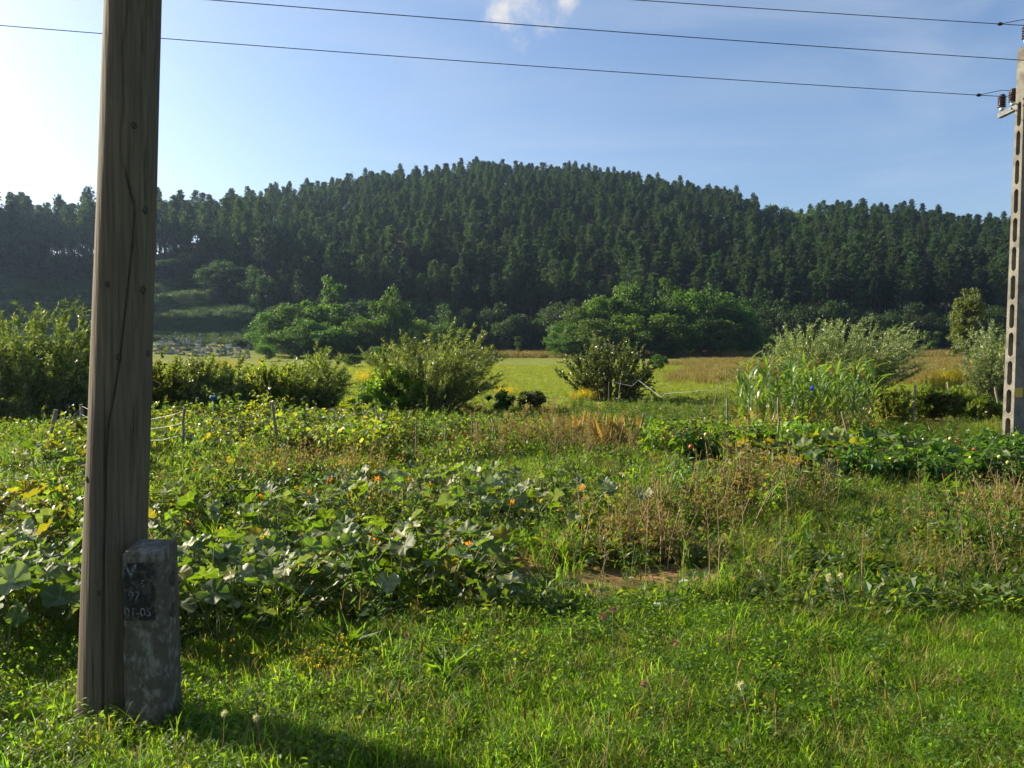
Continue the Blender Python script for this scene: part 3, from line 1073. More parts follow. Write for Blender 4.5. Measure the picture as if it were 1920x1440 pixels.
for k in range(2):
    tr, cr = lobes_crown(11.5, 6.0, 3.0, 26, 60, T_DIAM, (0.3, 0.6))
    MIXED.append(merge([(tr, 0), (cr, 1)], 2).mesh('forest_broadleaf', [M['bark_broad'], M['broad']]))
# broadleaf trees stand among the pines in loose groups
grp = wob(sel[rest, 0], sel[rest, 1], 0.06, 2.0) + rng.normal(0, 0.25, len(rest))
kinds = np.where(grp > 0.78, rng.integers(0, 2, len(rest)), rng.integers(2, 9, len(rest)))
cover('pine_forest', MIXED + [p[2] for p in PINES], np.stack([sel[rest, 0], sel[rest, 1], zz[rest]], -1), np.clip(rng.normal(0.66, 0.085, len(rest)), 0.42, 0.82) * np.interp(sel[rest, 2], [-100, 300, 420], [1.42, 1.36, 1.0]), 'dark green pine forest covering the upper hill behind the meadow', 'forest', tilt=0.03, idx=kinds)

# broadleaf trees: prototypes, each used with its own size
BROAD = []
for k in range(6):
    tr, cr = lobes_crown(7.6, [7.2, 6.4, 7.8, 5.6, 6.8, 7.5][k], [0.2, 0.3, 0.15, 0.4, 0.1, 0.2][k], [44, 40, 48, 36, 44, 46][k], 165, T_DIAM, (0.18, 0.46))
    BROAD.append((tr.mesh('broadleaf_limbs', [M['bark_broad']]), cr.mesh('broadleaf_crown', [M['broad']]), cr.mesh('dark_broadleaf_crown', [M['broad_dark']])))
SLIM = []
for k in range(2):
    tr, cr = lobes_crown(8.5, 2.8, 1.6, 22, 120, T_DIAM, (0.18, 0.36))
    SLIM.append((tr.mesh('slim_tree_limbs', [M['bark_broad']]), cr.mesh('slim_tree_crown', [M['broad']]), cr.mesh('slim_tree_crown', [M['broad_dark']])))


def place_broad(px, Y, top, wpx, label, group=None, dark=False, slim=False, name='broadleaf_tree', sink=0.0, base_w=7.0):
    p = GY(px, Y)
    hgt = zat(top, Y) - p[2]
    src = R.choice(SLIM if slim else BROAD)
    wd = wpx / FPX * Y
    sx = wd / (2.8 if slim else base_w)
    sz = hgt / (8.5 if slim else 7.6)
    t = thing(name, label, 'tree' if hgt > 3.2 else 'bush', group, p - np.array([0, 0, sink]), (0, 0, R.uniform(0, 6.28)), (sx, sx, sz))
    obj('trunk', src[0], t)
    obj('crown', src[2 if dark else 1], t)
    return t


LC = 'round leafy green tree in the clump beside the small cemetery'
for px, Y, top, wp in ((516, 104, 588, 95), (560, 106, 574, 110), (600, 108, 560, 100), (645, 107, 585, 110), (690, 105, 592, 95), (545, 99, 618, 100), (625, 99, 612, 110), (700, 101, 622, 90), (765, 112, 592, 90), (815, 116, 606, 90), (850, 120, 612, 80), (585, 101, 600, 90), (665, 101, 600, 90)):
    place_broad(px, Y, top, wp, LC, 'leafy trees of the clump by the cemetery')
place_broad(625, 112, 508, 42, 'tall slender leafy tree rising above the clump by the cemetery', slim=True)
place_broad(733, 108, 548, 75, 'leafy tree at the open end of the cemetery clump')
RC = 'round dense leafy green tree in the large clump at the meadow edge'
for px, Y, top, wp in ((1062, 117, 604, 75), (1090, 118, 572, 95), (1130, 119, 548, 95), (1165, 120, 533, 100), (1205, 120, 546, 100), (1245, 118, 556, 100), (1290, 121, 545, 95), (1335, 122, 545, 90), (1370, 124, 560, 85), (1110, 112, 600, 110), (1180, 112, 590, 110), (1260, 113, 590, 120), (1330, 115, 592, 110), (1395, 122, 590, 90), (1060, 110, 630, 60)):
    place_broad(px, Y, top, wp, RC, 'leafy trees of the clump at the meadow edge')
place_broad(1252, 126, 512, 40, 'slim light green tree standing above the clump at the meadow edge', slim=True)
# understorey along the foot of the forest
k = 0
for px in range(-60, 2000, 26):
    if px < 470:
        Y = np.interp(px, [-60, 250, 470], [186, 176, 160]) + R.uniform(-4, 3)
        base_py = 0
        hpx = R.uniform(34, 60)
    else:
        Y = np.interp(px, [470, 560, 700, 1400, 1900, 2000], [152, 148, 150, 150, 143, 143]) + R.uniform(-5, 7)
        hpx = R.uniform(60, 100)
    p = GY(px, Y)
    base = HOR - (p[2] - EYE) / Y * FPX
    place_broad(px + R.uniform(-9, 9), Y, base - hpx, R.uniform(55, 85), ('dark leafy undergrowth tree along the top of the terraced slope' if px < 470 else 'dark leafy undergrowth tree at the forest foot between the two clumps' if px < 1050 else 'dark leafy undergrowth tree at the forest foot beyond the large clump'), ('undergrowth above the terraces' if px < 470 else 'undergrowth between the clumps' if px < 1050 else 'undergrowth beyond the large clump'), dark=True)
# second, higher layer under the pines
for px in range(420, 1960, 34):
    Y = R.uniform(160, 176)
    p = GY(px, Y)
    base = HOR - (p[2] - EYE) / Y * FPX
    place_broad(px + R.uniform(-12, 12), Y, base - R.uniform(40, 80), R.uniform(45, 70), 'dark leafy young tree under the front pines of the forest', 'young trees under the front pines', dark=True)
for px, top, dY, wp in ((1428, 392, -8, 52), (1452, 386, -14, 60), (1478, 398, -6, 48), (1500, 398, -16, 60), (1524, 392, -20, 50), (1470, 420, -34, 60), (1510, 425, -38, 62), (1440, 430, -46, 56), (1550, 408, -36, 60), (1420, 462, -60, 60), (1448, 478, -72, 64), (1380, 470, -70, 50), (1490, 460, -64, 56)):
    Y = float(np.interp(px, _px, _rd)) + dY
    p = GY(px, Y)
    top_eff = min(top, HOR - (p[2] + 6.0 - EYE) / Y * FPX)
    place_broad(px, Y, top_eff, wp, 'rounded leafy tree among the pines near the saddle of the hill', 'leafy trees on the saddle')
for px, py, Y in ((1497, 570, 150), (1330, 512, 172), (1310, 560, 150), (705, 590, 146)):
    place_broad(px, Y, py, 30, 'small slim green tree in front of the dark forest', 'slim saplings before the forest', slim=True)

# slim poplar and small trees on the meadow
tr, cr = lobes_crown(6.6, 2.4, 0.1, 110, 110, T_DIAM, (0.10, 0.22), sq=1.0, inner=0.35)
p = GY(1812, 63)
t = thing('poplar_tree', 'columnar yellow-green poplar standing alone on the dry meadow', 'tree', None, p, (0, 0, 0.4), 1.0)
obj('trunk', tr.mesh('poplar_limbs', [M['bark_broad']]), t)
obj('crown', cr.mesh('poplar_crown', [leafmat('poplar_leaf', [(0.05, 0.075, 0.02), (0.085, 0.105, 0.03), (0.12, 0.13, 0.04)], (0.22, 0.27, 0.04), 0.36, 0.5, 0.4, 0.1, 0.01)]), t)
for px, Y, top, wp, lb in ((972, 128, 628, 16, 'tiny sapling at the far edge of the mown meadow'), (1745, 130, 618, 30, 'small round-topped tree in the shade behind the poplar'), (1705, 132, 625, 18, 'thin small sapling in the shade next to the small round-topped tree')):
    place_broad(px, Y, top, wp, lb, slim=True)
for px, wp in ((1408, 26), (1430, 26), (1452, 26)):
    place_broad(px, 126, R.uniform(620, 632), wp, 'small bush in the shade of the forest edge', 'small bushes at the forest edge', name='small_bush')
for px, Y, top, wp, lb in ((664, 66, 664, 42, 'low round olive bush on the meadow before the leafy clump'), (708, 66, 650, 62, 'larger rounded olive bush on the meadow before the leafy clump'), (1236, 52, 664, 40, 'small yellowish bush on the meadow behind the dark shrub'), (497, 90, 645, 34, 'small round bush at the corner of the cemetery'), (455, 116, 634, 44, 'dark round bush at the back of the cemetery')):
    place_broad(px, Y, top, wp, lb, name='round_bush', dark=(px == 455))

# ------------------------------------------------------------------ shrubs between garden and meadow
def shrub(px, py, top, wpx, kind, label, group=None, name='willow_shrub', seed=0, **kw):
    p = G(px, py)
    hgt = (zat(top, p[1]) - p[2]) * 1.06
    wd = wpx / FPX * p[1] * 1.22
    leaf, ls, mat = {'willow': (T_LANCE, (0.07, 0.13), 'willow'), 'silver': (T_LANCE, (0.08, 0.14), 'willow_silver'), 'dark': (T_DIAM, (0.05, 0.09), 'bush_dark'),
                     'bright': (T_DIAM, (0.07, 0.13), 'bush_bright'), 'weed': (T_DIAM, (0.05, 0.09), 'weed')}[kind]
    tr, cr = shoots_crown(hgt, wd, leaf=leaf, ls=ls, **kw)
    t = thing(name, label, 'bush', group, p, (0, 0, 0), 1.0)
    obj('stem', tr.mesh('shrub_stems', [M['twig']]), t)
    obj('foliage', cr.mesh('shrub_foliage', [M[mat]]), t)
    return t


shrub(-25, 800, 618, 150, 'willow', 'low willow shrub at the side of the tall willow shoots', ns=60, per_m=90, lean=0.05, twigs=4)
shrub(78, 803, 572, 175, 'willow', 'tall upright willow shrub with glinting leaves behind the leaning fence stake', ns=80, per_m=95, lean=0.04, twigs=4, base_r=0.3)
shrub(150, 792, 645, 110, 'weed', 'leafy shrub partly hidden behind the wooden pole', ns=50, per_m=100, lean=0.02, twigs=4, name='leafy_shrub')
for px, py, top, wp in ((300, 792, 668, 90), (350, 788, 672, 90), (400, 790, 680, 95), (452, 786, 676, 95), (500, 784, 676, 90)):
    shrub(px, py, top, wp, R.choice(['weed', 'willow']), 'leafy yellow-green shrub in the hedge behind the bean fence', 'shrubs of the hedge behind the bean fence', ns=40, per_m=105, lean=0.03, twigs=4, name='hedge_shrub', base_r=0.4, leafy_from=0.1)
shrub(575, 778, 656, 140, 'willow', 'rounded willow bush at the end of the hedge, leaning over', ns=85, per_m=95, lean=0.16, twigs=4, base_r=0.25)
shrub(806, 776, 612, 225, 'willow', 'windswept willow shrub with white glinting leaves in front of the meadow', ns=105, per_m=80, lean=0.16, twigs=5, base_r=0.15)
shrub(1140, 752, 638, 160, 'dark', 'dark small-leaved shrub standing before the mown meadow', ns=85, per_m=75, lean=0.0, twigs=5, base_r=0.2, name='dark_shrub', wind=(0.2, 0))
shrub(1568, 745, 594, 262, 'silver', 'big silvery willow shrub rising behind the corn', ns=150, per_m=70, lean=0.20, twigs=5, base_r=0.2)
shrub(1872, 748, 606, 150, 'silver', 'silvery willow shrub beside the slotted concrete pole', ns=95, per_m=75, lean=0.16, twigs=5, base_r=0.2)
shrub(1664, 792, 726, 90, 'weed', 'low leafy raspberry bush at the end of the corn', ns=30, per_m=95, lean=0.0, twigs=4, name='raspberry_bush')

# bright climber mound and low bushes
def lobed(px, py, top, wpx, mat, leafs, nl, per, label, name, group=None, leaf=T_DIAM, cat='bush'):
    p = G(px, py)
    hgt = zat(top, p[1]) - p[2]
    wd = wpx / FPX * p[1]
    tr, cr = lobes_crown(hgt, wd, hgt * 0.02, nl, per, leaf, leafs)
    t = thing(name, label, cat, group, p, (0, 0, 0), 1.0)
    obj('stem', tr.mesh('bush_stems', [M['twig']]), t)
    obj('foliage', cr.mesh('bush_foliage', [M[mat]]), t)
    return t


lobed(735, 778, 690, 110, 'bush_bright', (0.06, 0.12), 30, 170, 'bright green climber mound in front of the windswept willow', 'climber_mound')
lobed(680, 786, 742, 90, 'bush_bright', (0.05, 0.10), 20, 150, 'low bright green climber trailing at the foot of the mound', 'climber_mound')
lobed(995, 768, 730, 62, 'bush_dark', (0.06, 0.10), 18, 130, 'low dark green bush by the goldenrod in front of the meadow', 'low_bush')
lobed(938, 770, 735, 60, 'broad', (0.05, 0.09), 18, 120, 'small fresh green bush beside the low dark bush', 'low_bush')
for px in (1722, 1752, 1790):
    lobed(px, 788, 730, 56, 'weed', (0.06, 0.11), 18, 110, 'leafy grape vine trained on the dark stakes', 'grape_vine', 'grape vines on the dark stakes')
lobed(1850, 792, 745, 60, 'bean', (0.07, 0.12), 16, 90, 'pale leafed vine at the foot of the slotted concrete pole', 'grape_vine')

# goldenrod
GOLD = []
for k in range(3):
    mb = MB()
    for s in range(14):
        a = R.uniform(0, 6.28); f = R.random()
        b = np.array([math.cos(a) * .2 * f, math.sin(a) * .2 * f, 0])
        tp = b + np.array([math.cos(a) * .12 * f, math.sin(a) * .12 * f, R.uniform(.7, 1.05)])
        tube(mb, [b, (b + tp) / 2, tp], [.006, .005, .003], 3, 0, cap=False)
        q = rng.random(26)[:, None]
        P = b + (tp - b) * (0.15 + 0.65 * q)
        scatter(mb, *T_LANCE, P, frames(rand_dirs(26, .2), rand_dirs(26, 1)), rng.uniform(.06, .12, 26), 1)
        n = 60
        P = tp + rng.normal(0, 1, (n, 3)) * np.array([.055, .055, .07]) - np.array([0, 0, .05])
        scatter(mb, *T_DIAM, P, frames(rand_dirs(n, .4), rand_dirs(n, 1)), rng.uniform(.018, .04, n), 2)
    GOLD.append((mb.mesh('goldenrod', [M['stem'], M['weed'], M['yellow_flower']])))
for px, py, s, lb in ((940, 762, .62, 'by the low green bushes'), (955, 766, .55, 'by the low green bushes'), (1090, 768, .55, 'at the foot of the dark shrub'), (1106, 770, .5, 'at the foot of the dark shrub'), (1076, 768, .45, 'at the foot of the dark shrub'), (690, 742, .85, 'left of the climber mound'), (676, 746, .75, 'left of the climber mound'),
                      (1745, 752, .8, 'behind the grape vines'), (1762, 750, .85, 'behind the grape vines'), (1782, 752, .95, 'behind the grape vines'), (1798, 752, .9, 'behind the grape vines'), (1190, 740, .7, 'at the side of the dark shrub'), (412, 716, 1.0, 'behind the hedge'), (432, 716, 1.0, 'behind the hedge'), (395, 717, .9, 'behind the hedge')):
    p = G(px, py)
    tag(obj('goldenrod', R.choice(GOLD), None, p, (0, 0, R.uniform(0, 6)), s * R.uniform(.95, 1.1)), 'yellow flowering goldenrod ' + lb, 'flower', 'goldenrod ' + lb)

# ------------------------------------------------------------------ wooden pole with its concrete stub
Yp = 3.30
pb = at(207, 1360, Yp); pb[2] = 0.0
ptop = at(250, 0, Yp)
axis = (ptop - np.array([pb[0], pb[1], h1(pb[0], pb[1])]))
axis = axis / axis[2]
pole = thing('wooden_utility_pole', 'thick weathered wooden utility pole with a long crack, bound to a concrete stub', 'utility pole', None, (pb[0], pb[1], 0))
nr, ns_ = 260, 180
zs = np.linspace(-0.4, 6.6, nr)
ang = np.arange(ns_) * 2 * PI / ns_
cr_px = [(0, 240), (60, 238), (110, 232), (200, 231), (300, 226), (400, 250), (460, 247), (560, 237), (660, 226), (700, 221), (800, 205), (900, 201), (1000, 199), (1100, 197), (1400, 196)]


def crack_u(z):
    py = HOR - (z - EYE) / Yp * FPX * 1.0
    a = np.interp(py, [c[0] for c in cr_px], [c[1] for c in cr_px])
    cx = np.interp(py, [0, 1360], [250, 207])
    rp = np.interp(py, [0, 1360], [47.5, 57.5])
    return np.clip((a - cx) / rp, -0.9, 0.9)


rad = np.interp(zs, [-0.4, 0, 3.04, 6.6], [0.134, 0.131, 0.108, 0.083])
V = np.zeros((nr, ns_, 3))
view = math.atan2(-pb[1], -pb[0])           # direction from the pole to the viewer's side of the road
for i, z in enumerate(zs):
    r = rad[i] * (1 + 0.012 * np.sin(ang * 3 + z * 0.7) + 0.004 * np.sin(ang * 7 + z * 2.1) + 0.003 * np.sin(ang * 5 - z * 6.1))
    ca = view + math.asin(float(crack_u(z)))
    d = (ang - ca + PI) % (2 * PI) - PI
    wdt = 0.026 + 0.014 * math.sin(z * 5.1) + 0.008 * math.sin(z * 17)
    wdt = max(wdt, 0.012) * (1.0 if z < 2.7 else 0.6)
    r = r - (0.022 if z < 2.3 else 0.008) * np.clip(1 - np.abs(d) / max(wdt, 0.036), 0, 1) ** 0.8
    V[i, :, 0] = r * np.cos(ang) + axis[0] * z
    V[i, :, 1] = r * np.sin(ang) + axis[1] * z
    V[i, :, 2] = z
mb = MB()
i = np.arange(nr - 1)[:, None] * ns_; j = np.arange(ns_)[None]; k = (j + 1) % ns_
mb.add(V.reshape(-1, 3), np.stack([i + j, i + k, i + ns_ + k, i + ns_ + j], -1).reshape(-1, 4), 0, 0.5, True)
mb.add(np.concatenate([V[-1], V[-1].mean(0)[None]]), np.stack([np.arange(ns_), (np.arange(ns_) + 1) % ns_, np.full(ns_, ns_)], -1), 0)
obj('wood_shaft', mb.mesh('wood_shaft', [M['wood']]), pole)
for (px, py, s) in ((268, 400, .021), (205, 538, .017), (264, 546, .022), (222, 669, .015), (272, 662, .020), (249, 252, .017), (168, 893, .016), (190, 1100, .016)):
    z = EYE + (HOR - py) / FPX * Yp
    cx = np.interp(py, [0, 1360], [250, 207]); rp = np.interp(py, [0, 1360], [47.5, 57.5])
    u = min(max((px - cx) / rp, -0.93), 0.93)
    a = view + math.asin(u)
    r = float(np.interp(z, zs, rad))
    mb = MB()
    th = np.linspace(0, 2 * PI, 15)[:-1]
    Vv = [[0.006, 0, 0]] + [[0.004, math.cos(t) * s * .55 * (1 + .15 * math.sin(3 * t + px)), math.sin(t) * s * .75] for t in th] + [[-0.006, math.cos(t) * s * .75, math.sin(t) * s] for t in th]
    n_ = len(th)
    mb.add(Vv, [[0, 1 + q, 1 + (q + 1) % n_] for q in range(n_)], 0, smooth=True)
    mb.add(Vv, [[1 + q, 1 + n_ + q, 1 + n_ + (q + 1) % n_, 1 + (q + 1) % n_] for q in range(n_)], 0, smooth=True)
    obj('knot', mb.mesh('knot', [M['knot']]), pole, (r * math.cos(a) + axis[0] * z, r * math.sin(a) + axis[1] * z, z), (0, 0, a))

# stub
sx0, sx1, sy0, sy1, sh = -1.575, -1.402, 3.08, 3.225, 0.722
bev = 0.028
ox, oy = pb[0], pb[1]
nzs = 26


def stub_ring(z, inset=0.0):
    x0, x1, y0, y1 = sx0 + inset - ox, sx1 - inset - ox, sy0 + inset - oy, sy1 - inset - oy
    b = bev
    P = []
    segs = [((x0, y0), (x1 - b, y0)), ((x1 - b, y0), (x1, y0 + b)), ((x1, y0 + b), (x1, y1)), ((x1, y1), (x0, y1)), ((x0, y1), (x0, y0))]
    for (a, c), m in zip(segs, (12, 3, 12, 6, 8)):
        for q in range(m):
            P.append((a[0] + (c[0] - a[0]) * q / m, a[1] + (c[1] - a[1]) * q / m, z))
    return P


rings = []
for q, z in enumerate(np.linspace(-0.3, sh, nzs)):
    rg = np.array(stub_ring(z, 0.006 * (z / sh)))
    rg[:, :2] += rng.normal(0, 0.0012, (len(rg), 2))
    rings.append(rg)
top = np.array(stub_ring(sh, 0.012)); cxy = top.mean(0)
yy = top[:, 1]
top[:, 2] = sh + 0.012 + 0.02 * (yy - yy.min()) / (yy.max() - yy.min())
rings.append(top)
m_ = len(top)
RV = np.concatenate(rings)
nq = len(rings)
mb = MB()
i = np.arange(nq - 1)[:, None] * m_; j = np.arange(m_)[None]; k = (j + 1) % m_
mb.add(RV, np.stack([i + j, i + k, i + m_ + k, i + m_ + j], -1).reshape(-1, 4), 0, 0.5, False)
mb.add(np.concatenate([top, top.mean(0)[None]]), np.stack([np.arange(m_), (np.arange(m_) + 1) % m_, np.full(m_, m_)], -1), 0)
stub = obj('concrete_stub', mb.mesh('concrete_stub', [M['stub']]), pole)
stub['label'] = 'lichen-stained concrete stub with faded painted numbers'
# two bolt recesses on its side: dark raised discs stand in for their shade
for z, y in ((0.60, 3.165), (0.47, 3.155)):
    mb = MB()
    th = np.linspace(0, 2 * PI, 13)[:-1]
    rr = [0.026 * (1 + 0.2 * math.sin(3 * t + z * 9)) for t in th]
    Vv = [[0.004, 0, 0]] + [[0.0012, r * math.cos(t), r * 1.2 * math.sin(t)] for r, t in zip(rr, th)]
    mb.add(Vv, [[0, 1 + q, 1 + (q + 1) % 12] for q in range(12)], 0)
    obj('bolt_recess', mb.mesh('bolt_recess', [M['knot']]), stub, (sx1 - ox - 0.0035, y - oy, z))
# black painted panel and faded characters on the face
yf = sy0 - oy
mb = MB()
edge = []
for q in range(40):
    t = q / 40
    per = t * 4
    s_ = int(per); f = per - s_
    c = [(0, 0), (1, 0), (1, 1), (0, 1), (0, 0)]
    x = c[s_][0] * (1 - f) + c[s_ + 1][0] * f; z = c[s_][1] * (1 - f) + c[s_ + 1][1] * f
    edge.append((sx0 + 0.008 - ox + x * 0.125 + R.gauss(0, .0016), yf + 0.0005, 0.455 + z * 0.235 + R.gauss(0, .0022)))
cen = np.mean(edge, 0)
mb.add(np.array(edge + [tuple(cen)]) + np.array([0, -0.001, 0]), [[q, (q + 1) % 40, 40] for q in range(40)], 0)
obj('painted_panel', mb.mesh('painted_panel', [M['paint_black']]), stub)


def lettering(txt, x, z, size, mat):
    c = bpy.data.curves.new('lettering', 'FONT')
    c.body = txt
    c.size = size
    c.extrude = 0.0006
    t_ = bpy.data.objects.new('lettering', c)
    me = bpy.data.meshes.new_from_object(t_)
    bpy.data.objects.remove(t_)
    me.materials.clear()
    me.materials.append(mat)
    return obj('lettering', me, stub, (x - ox, yf - 0.003, z), (PI / 2, 0, 0))


lettering('V', sx0 + 0.014, 0.628, 0.085, M['paint_white'])
lettering('5', sx0 + 0.075, 0.590, 0.045, M['paint_white'])
lettering('97', sx0 + 0.026, 0.540, 0.05, M['paint_white'])
lettering('01-05', sx0 + 0.009, 0.474, 0.048, M['paint_white'])

# ------------------------------------------------------------------ slotted concrete pole
Yc = 13.2
cb_ = at(1902, 825, Yc)
cz0 = h1(cb_[0], cb_[1])
cp = thing('concrete_power_pole', 'tall slotted concrete power pole carrying brown insulators', 'power pole', None, (cb_[0], cb_[1], cz0), (0, 0, 0))
ctop_z = zat(90, Yc) - cz0
az1 = math.radians(250)
n1 = np.array([math.sin(az1), math.cos(az1), 0])            # slotted face looks this way (lit)
n2 = np.array([math.sin(az1 - PI / 2), math.cos(az1 - PI / 2), 0])   # dark face looks this way
up = np.array([0, 0, 1.0])
lean = np.array([0.0, 0, 0])


def Wd(z):
    return 0.205 + (0.135 - 0.205) * z / ctop_z


def Dd(z):
    return 0.34 + (0.20 - 0.34) * z / ctop_z


def pbox(mb, z0, z1, a0, a1, mat=0):
    """a0,a1: fractions across the slotted face (-0.5..0.5 along n2); full depth"""
    V = []
    for z in (z0, z1):
        for (a, d) in ((a0, 0.5), (a1, 0.5), (a1, -0.5), (a0, -0.5)):
            V.append(n2 * Wd(z) * a + n1 * Dd(z) * d + up * z)
    F = np.array([[0, 3, 2, 1], [4, 5, 6, 7], [0, 1, 5, 4], [1, 2, 6, 5], [2, 3, 7, 6], [3, 0, 4, 7]])
    mb.add(V, F[:, ::-1], mat)


mb = MB()
slot_top = zat(192, Yc) - cz0
rail = 0.27
pbox(mb, -0.8, slot_top, -0.5, -0.5 + rail)
pbox(mb, -0.8, slot_top, 0.5 - rail, 0.5)
pbox(mb, slot_top, ctop_z - 0.1, -0.5, 0.5)
V = []
for (a, d, z) in ((-.5, .5, ctop_z - .1), (.5, .5, ctop_z - .1), (.5, -.5, ctop_z - .1), (-.5, -.5, ctop_z - .1), (-.3, .5, ctop_z), (.5, .5, ctop_z), (.5, -.5, ctop_z), (-.3, -.5, ctop_z)):
    V.append(n2 * Wd(z) * a + n1 * Dd(z) * d + up * z)
mb.add(V, np.array([[0, 3, 2, 1], [4, 5, 6, 7], [0, 1, 5, 4], [1, 2, 6, 5], [2, 3, 7, 6], [3, 0, 4, 7]])[:, ::-1])
z = slot_top
kk = 0
while z > -0.2:
    zl = z - 0.408                                    # slot from z down to zl, then a rung
    for zc, sgn in ((z, -1), (zl, 1)):                # rounded slot ends: a fillet in each corner
        for side in (-1, 1):
            c0 = (0.5 - rail) * side
            Vv = []
            for d in (0.499, -0.499):
                for (fa, fz) in ((c0, zc), (c0, zc + sgn * 0.045), (c0 - side * 0.07, zc + sgn * 0.018), (c0 - side * 0.17, zc)):
                    Vv.append(n2 * Wd(fz) * fa + n1 * Dd(fz) * d + up * fz)
            mb.add(Vv, [[0, 1, 2, 3], [7, 6, 5, 4]])
            mb.add(Vv, [[1, 5, 6, 2], [2, 6, 7, 3]])
    pbox(mb, zl - 0.075, zl, -0.5 + rail, 0.5 - rail)
    z = zl - 0.075
obj('shaft', mb.mesh('slotted_shaft', [M['concrete']]), cp)
# thin back wall of the recess: the slots are recesses, not windows
mb = MB()
V = []
for z in (-0.8, slot_top):
    for (a, d) in ((-0.5 + rail - 0.01, 0.02), (0.5 - rail + 0.01, 0.02), (0.5 - rail + 0.01, -0.08), (-0.5 + rail - 0.01, -0.08)):
        V.append(n2 * Wd(z) * a + n1 * Dd(z) * d + up * z)
mb.add(V, np.array([[0, 3, 2, 1], [4, 5, 6, 7], [0, 1, 5, 4], [1, 2, 6, 5], [2, 3, 7, 6], [3, 0, 4, 7]])[:, ::-1])
obj('web', mb.mesh('recess_web', [solid('recess_concrete', (0.10, 0.085, 0.065), (0.17, 0.14, 0.11), 0.95, 9)]), cp)
# warning plate on the dark face
zp = zat(735, Yc) - cz0
mb = MB()
c = n2 * (Wd(zp) / 2 + 0.006)
V = [c + n1 * d + n2 * o_ + up * zz_ for o_ in (-0.003, 0.004) for (d, zz_) in ((0.15, zp - 0.08), (-0.02, zp - 0.08), (-0.02, zp + 0.08), (0.15, zp + 0.08))]
mb.add(V, [[0, 1, 2, 3], [7, 6, 5, 4], [0, 4, 5, 1], [1, 5, 6, 2], [2, 6, 7, 3], [3, 7, 4, 0]])
obj('warning_plate', mb.mesh('warning_plate', [M['sign_yellow']]), cp)


def insulator(parent, loc, s=1.0):
    mb = MB()
    prof = [(0.012, -0.10), (0.012, 0.0)]
    lathe(mb, [(0.011, -0.11), (0.011, 0.02)], 8, 2)
    lathe(mb, [(0.0, 0.0), (0.045, 0.0), (0.045, 0.05), (0.04, 0.055)], 12, 1)
    pr = [(0.04, 0.05)]
    z = 0.055
    for q in range(5):
        pr += [(0.052, z), (0.078, z + 0.006), (0.076, z + 0.016), (0.05, z + 0.034), (0.048, z + 0.042)]
        z += 0.044
    pr += [(0.05, z), (0.062, z + 0.01), (0.045, z + 0.035), (0.0, z + 0.045)]
    lathe(mb, pr, 14, 0)
    return obj('insulator', mb.mesh('insulator', [M['porcelain'], M['white_cement'], M['steel']]), parent, loc, (0, 0, 0), s)


# crossarm pointing away across the line, and the same on the road side
az_ = zat(193, Yc) - cz0
mb = MB()
box(mb, (-0.04, 0.0, az_ - 0.06), (0.04, 0.66, az_ + 0.02))
arm = obj('crossarm', mb.mesh('crossarm', [M['steel']]), cp)
mb = MB()
box(mb, (-0.04, -0.72, az_ + 0.04), (0.04, 0.0, az_ + 0.12))
obj('crossarm', mb.mesh('crossarm', [M['steel']]), cp)
insulator(cp, (0, 0.60, az_ + 0.06), 0.88)
insulator(cp, (0.0, 0.30, az_ + 0.06), 0.88)
insulator(cp, (0.02, -0.62, az_ + 0.20), 1.05)
mb = MB()
tube(mb, [(0.0, -0.02, ctop_z - 0.1), (0.0, -0.02, ctop_z + 0.16)], 0.012, 6, 0)
obj('pin', mb.mesh('pin', [M['steel']]), cp)
insulator(cp, (0.0, -0.02, ctop_z + 0.09), 0.98)
mb = MB()
for s_ in (-1, 1):
    for zz_ in (az_ + 0.02, az_ - 0.09):
        tube(mb, [n1 * 0.15 + n2 * 0.1 * s_ + up * zz_, n1 * 0.19 + n2 * 0.1 * s_ + up * zz_], 0.012, 6, 0)
obj('bolt', mb.mesh('bolt', [M['steel']]), cp)

# ------------------------------------------------------------------ the three power lines
ca = np.array([cb_[0], cb_[1], cz0])


def power_line(p0, pxl, pyl, k, label, extra=None):
    """from the pole (p0) through a seen point at the left; straight enough that the sag is slight"""
    u = (pxl - 960) / FPX
    t = (p0[0] - u * p0[1]) / (1 + u * k)
    Y = p0[1] + k * t
    q = at(pxl, pyl, Y)
    dz = (q[2] - p0[2]) / t
    T = np.linspace(0, 44, 60)
    sag = 0.0007 * T * (T - t)
    P = np.stack([p0[0] - T, p0[1] + k * T, p0[2] + dz * T + sag], -1)
    line = thing('power_line', label, 'cable', 'power lines', (0, 0, 0))
    mb = MB()
    tube(mb, P, 0.0065, 5, 0)
    obj('conductor', mb.mesh('conductor', [M['cable']]), line)
    if extra:
        mb = MB()
        c = P[0] + (P[1] - P[0]) * extra / (T[1] - T[0])
        dv = norm(P[1] - P[0])
        tube(mb, [c - dv * 0.05, c - dv * 0.03, c, c + dv * 0.03, c + dv * 0.05], [0.008, 0.024, 0.03, 0.024, 0.008], 7, 0)
        obj('clamp', mb.mesh('clamp', [M['cable']]), line)
        mb = MB()
        tube(mb, [c, c + np.array([extra * 0.5, 0.01, 0.05]), c + np.array([extra * 0.95, 0.05, 0.10]), c + np.array([extra + 0.5, 0.0, 0.06])], 0.006, 5, 0)
        obj('jumper', mb.mesh('jumper', [M['cable']]), line)
    # short tail to the far side of the insulator
    mb = MB()
    tube(mb, [p0, p0 + np.array([0.5, -0.02, 0.02]), p0 + np.array([9, -1.3, 0.3])], 0.0065, 5, 0)
    obj('conductor', mb.mesh('conductor', [M['cable']]), line)
    return line


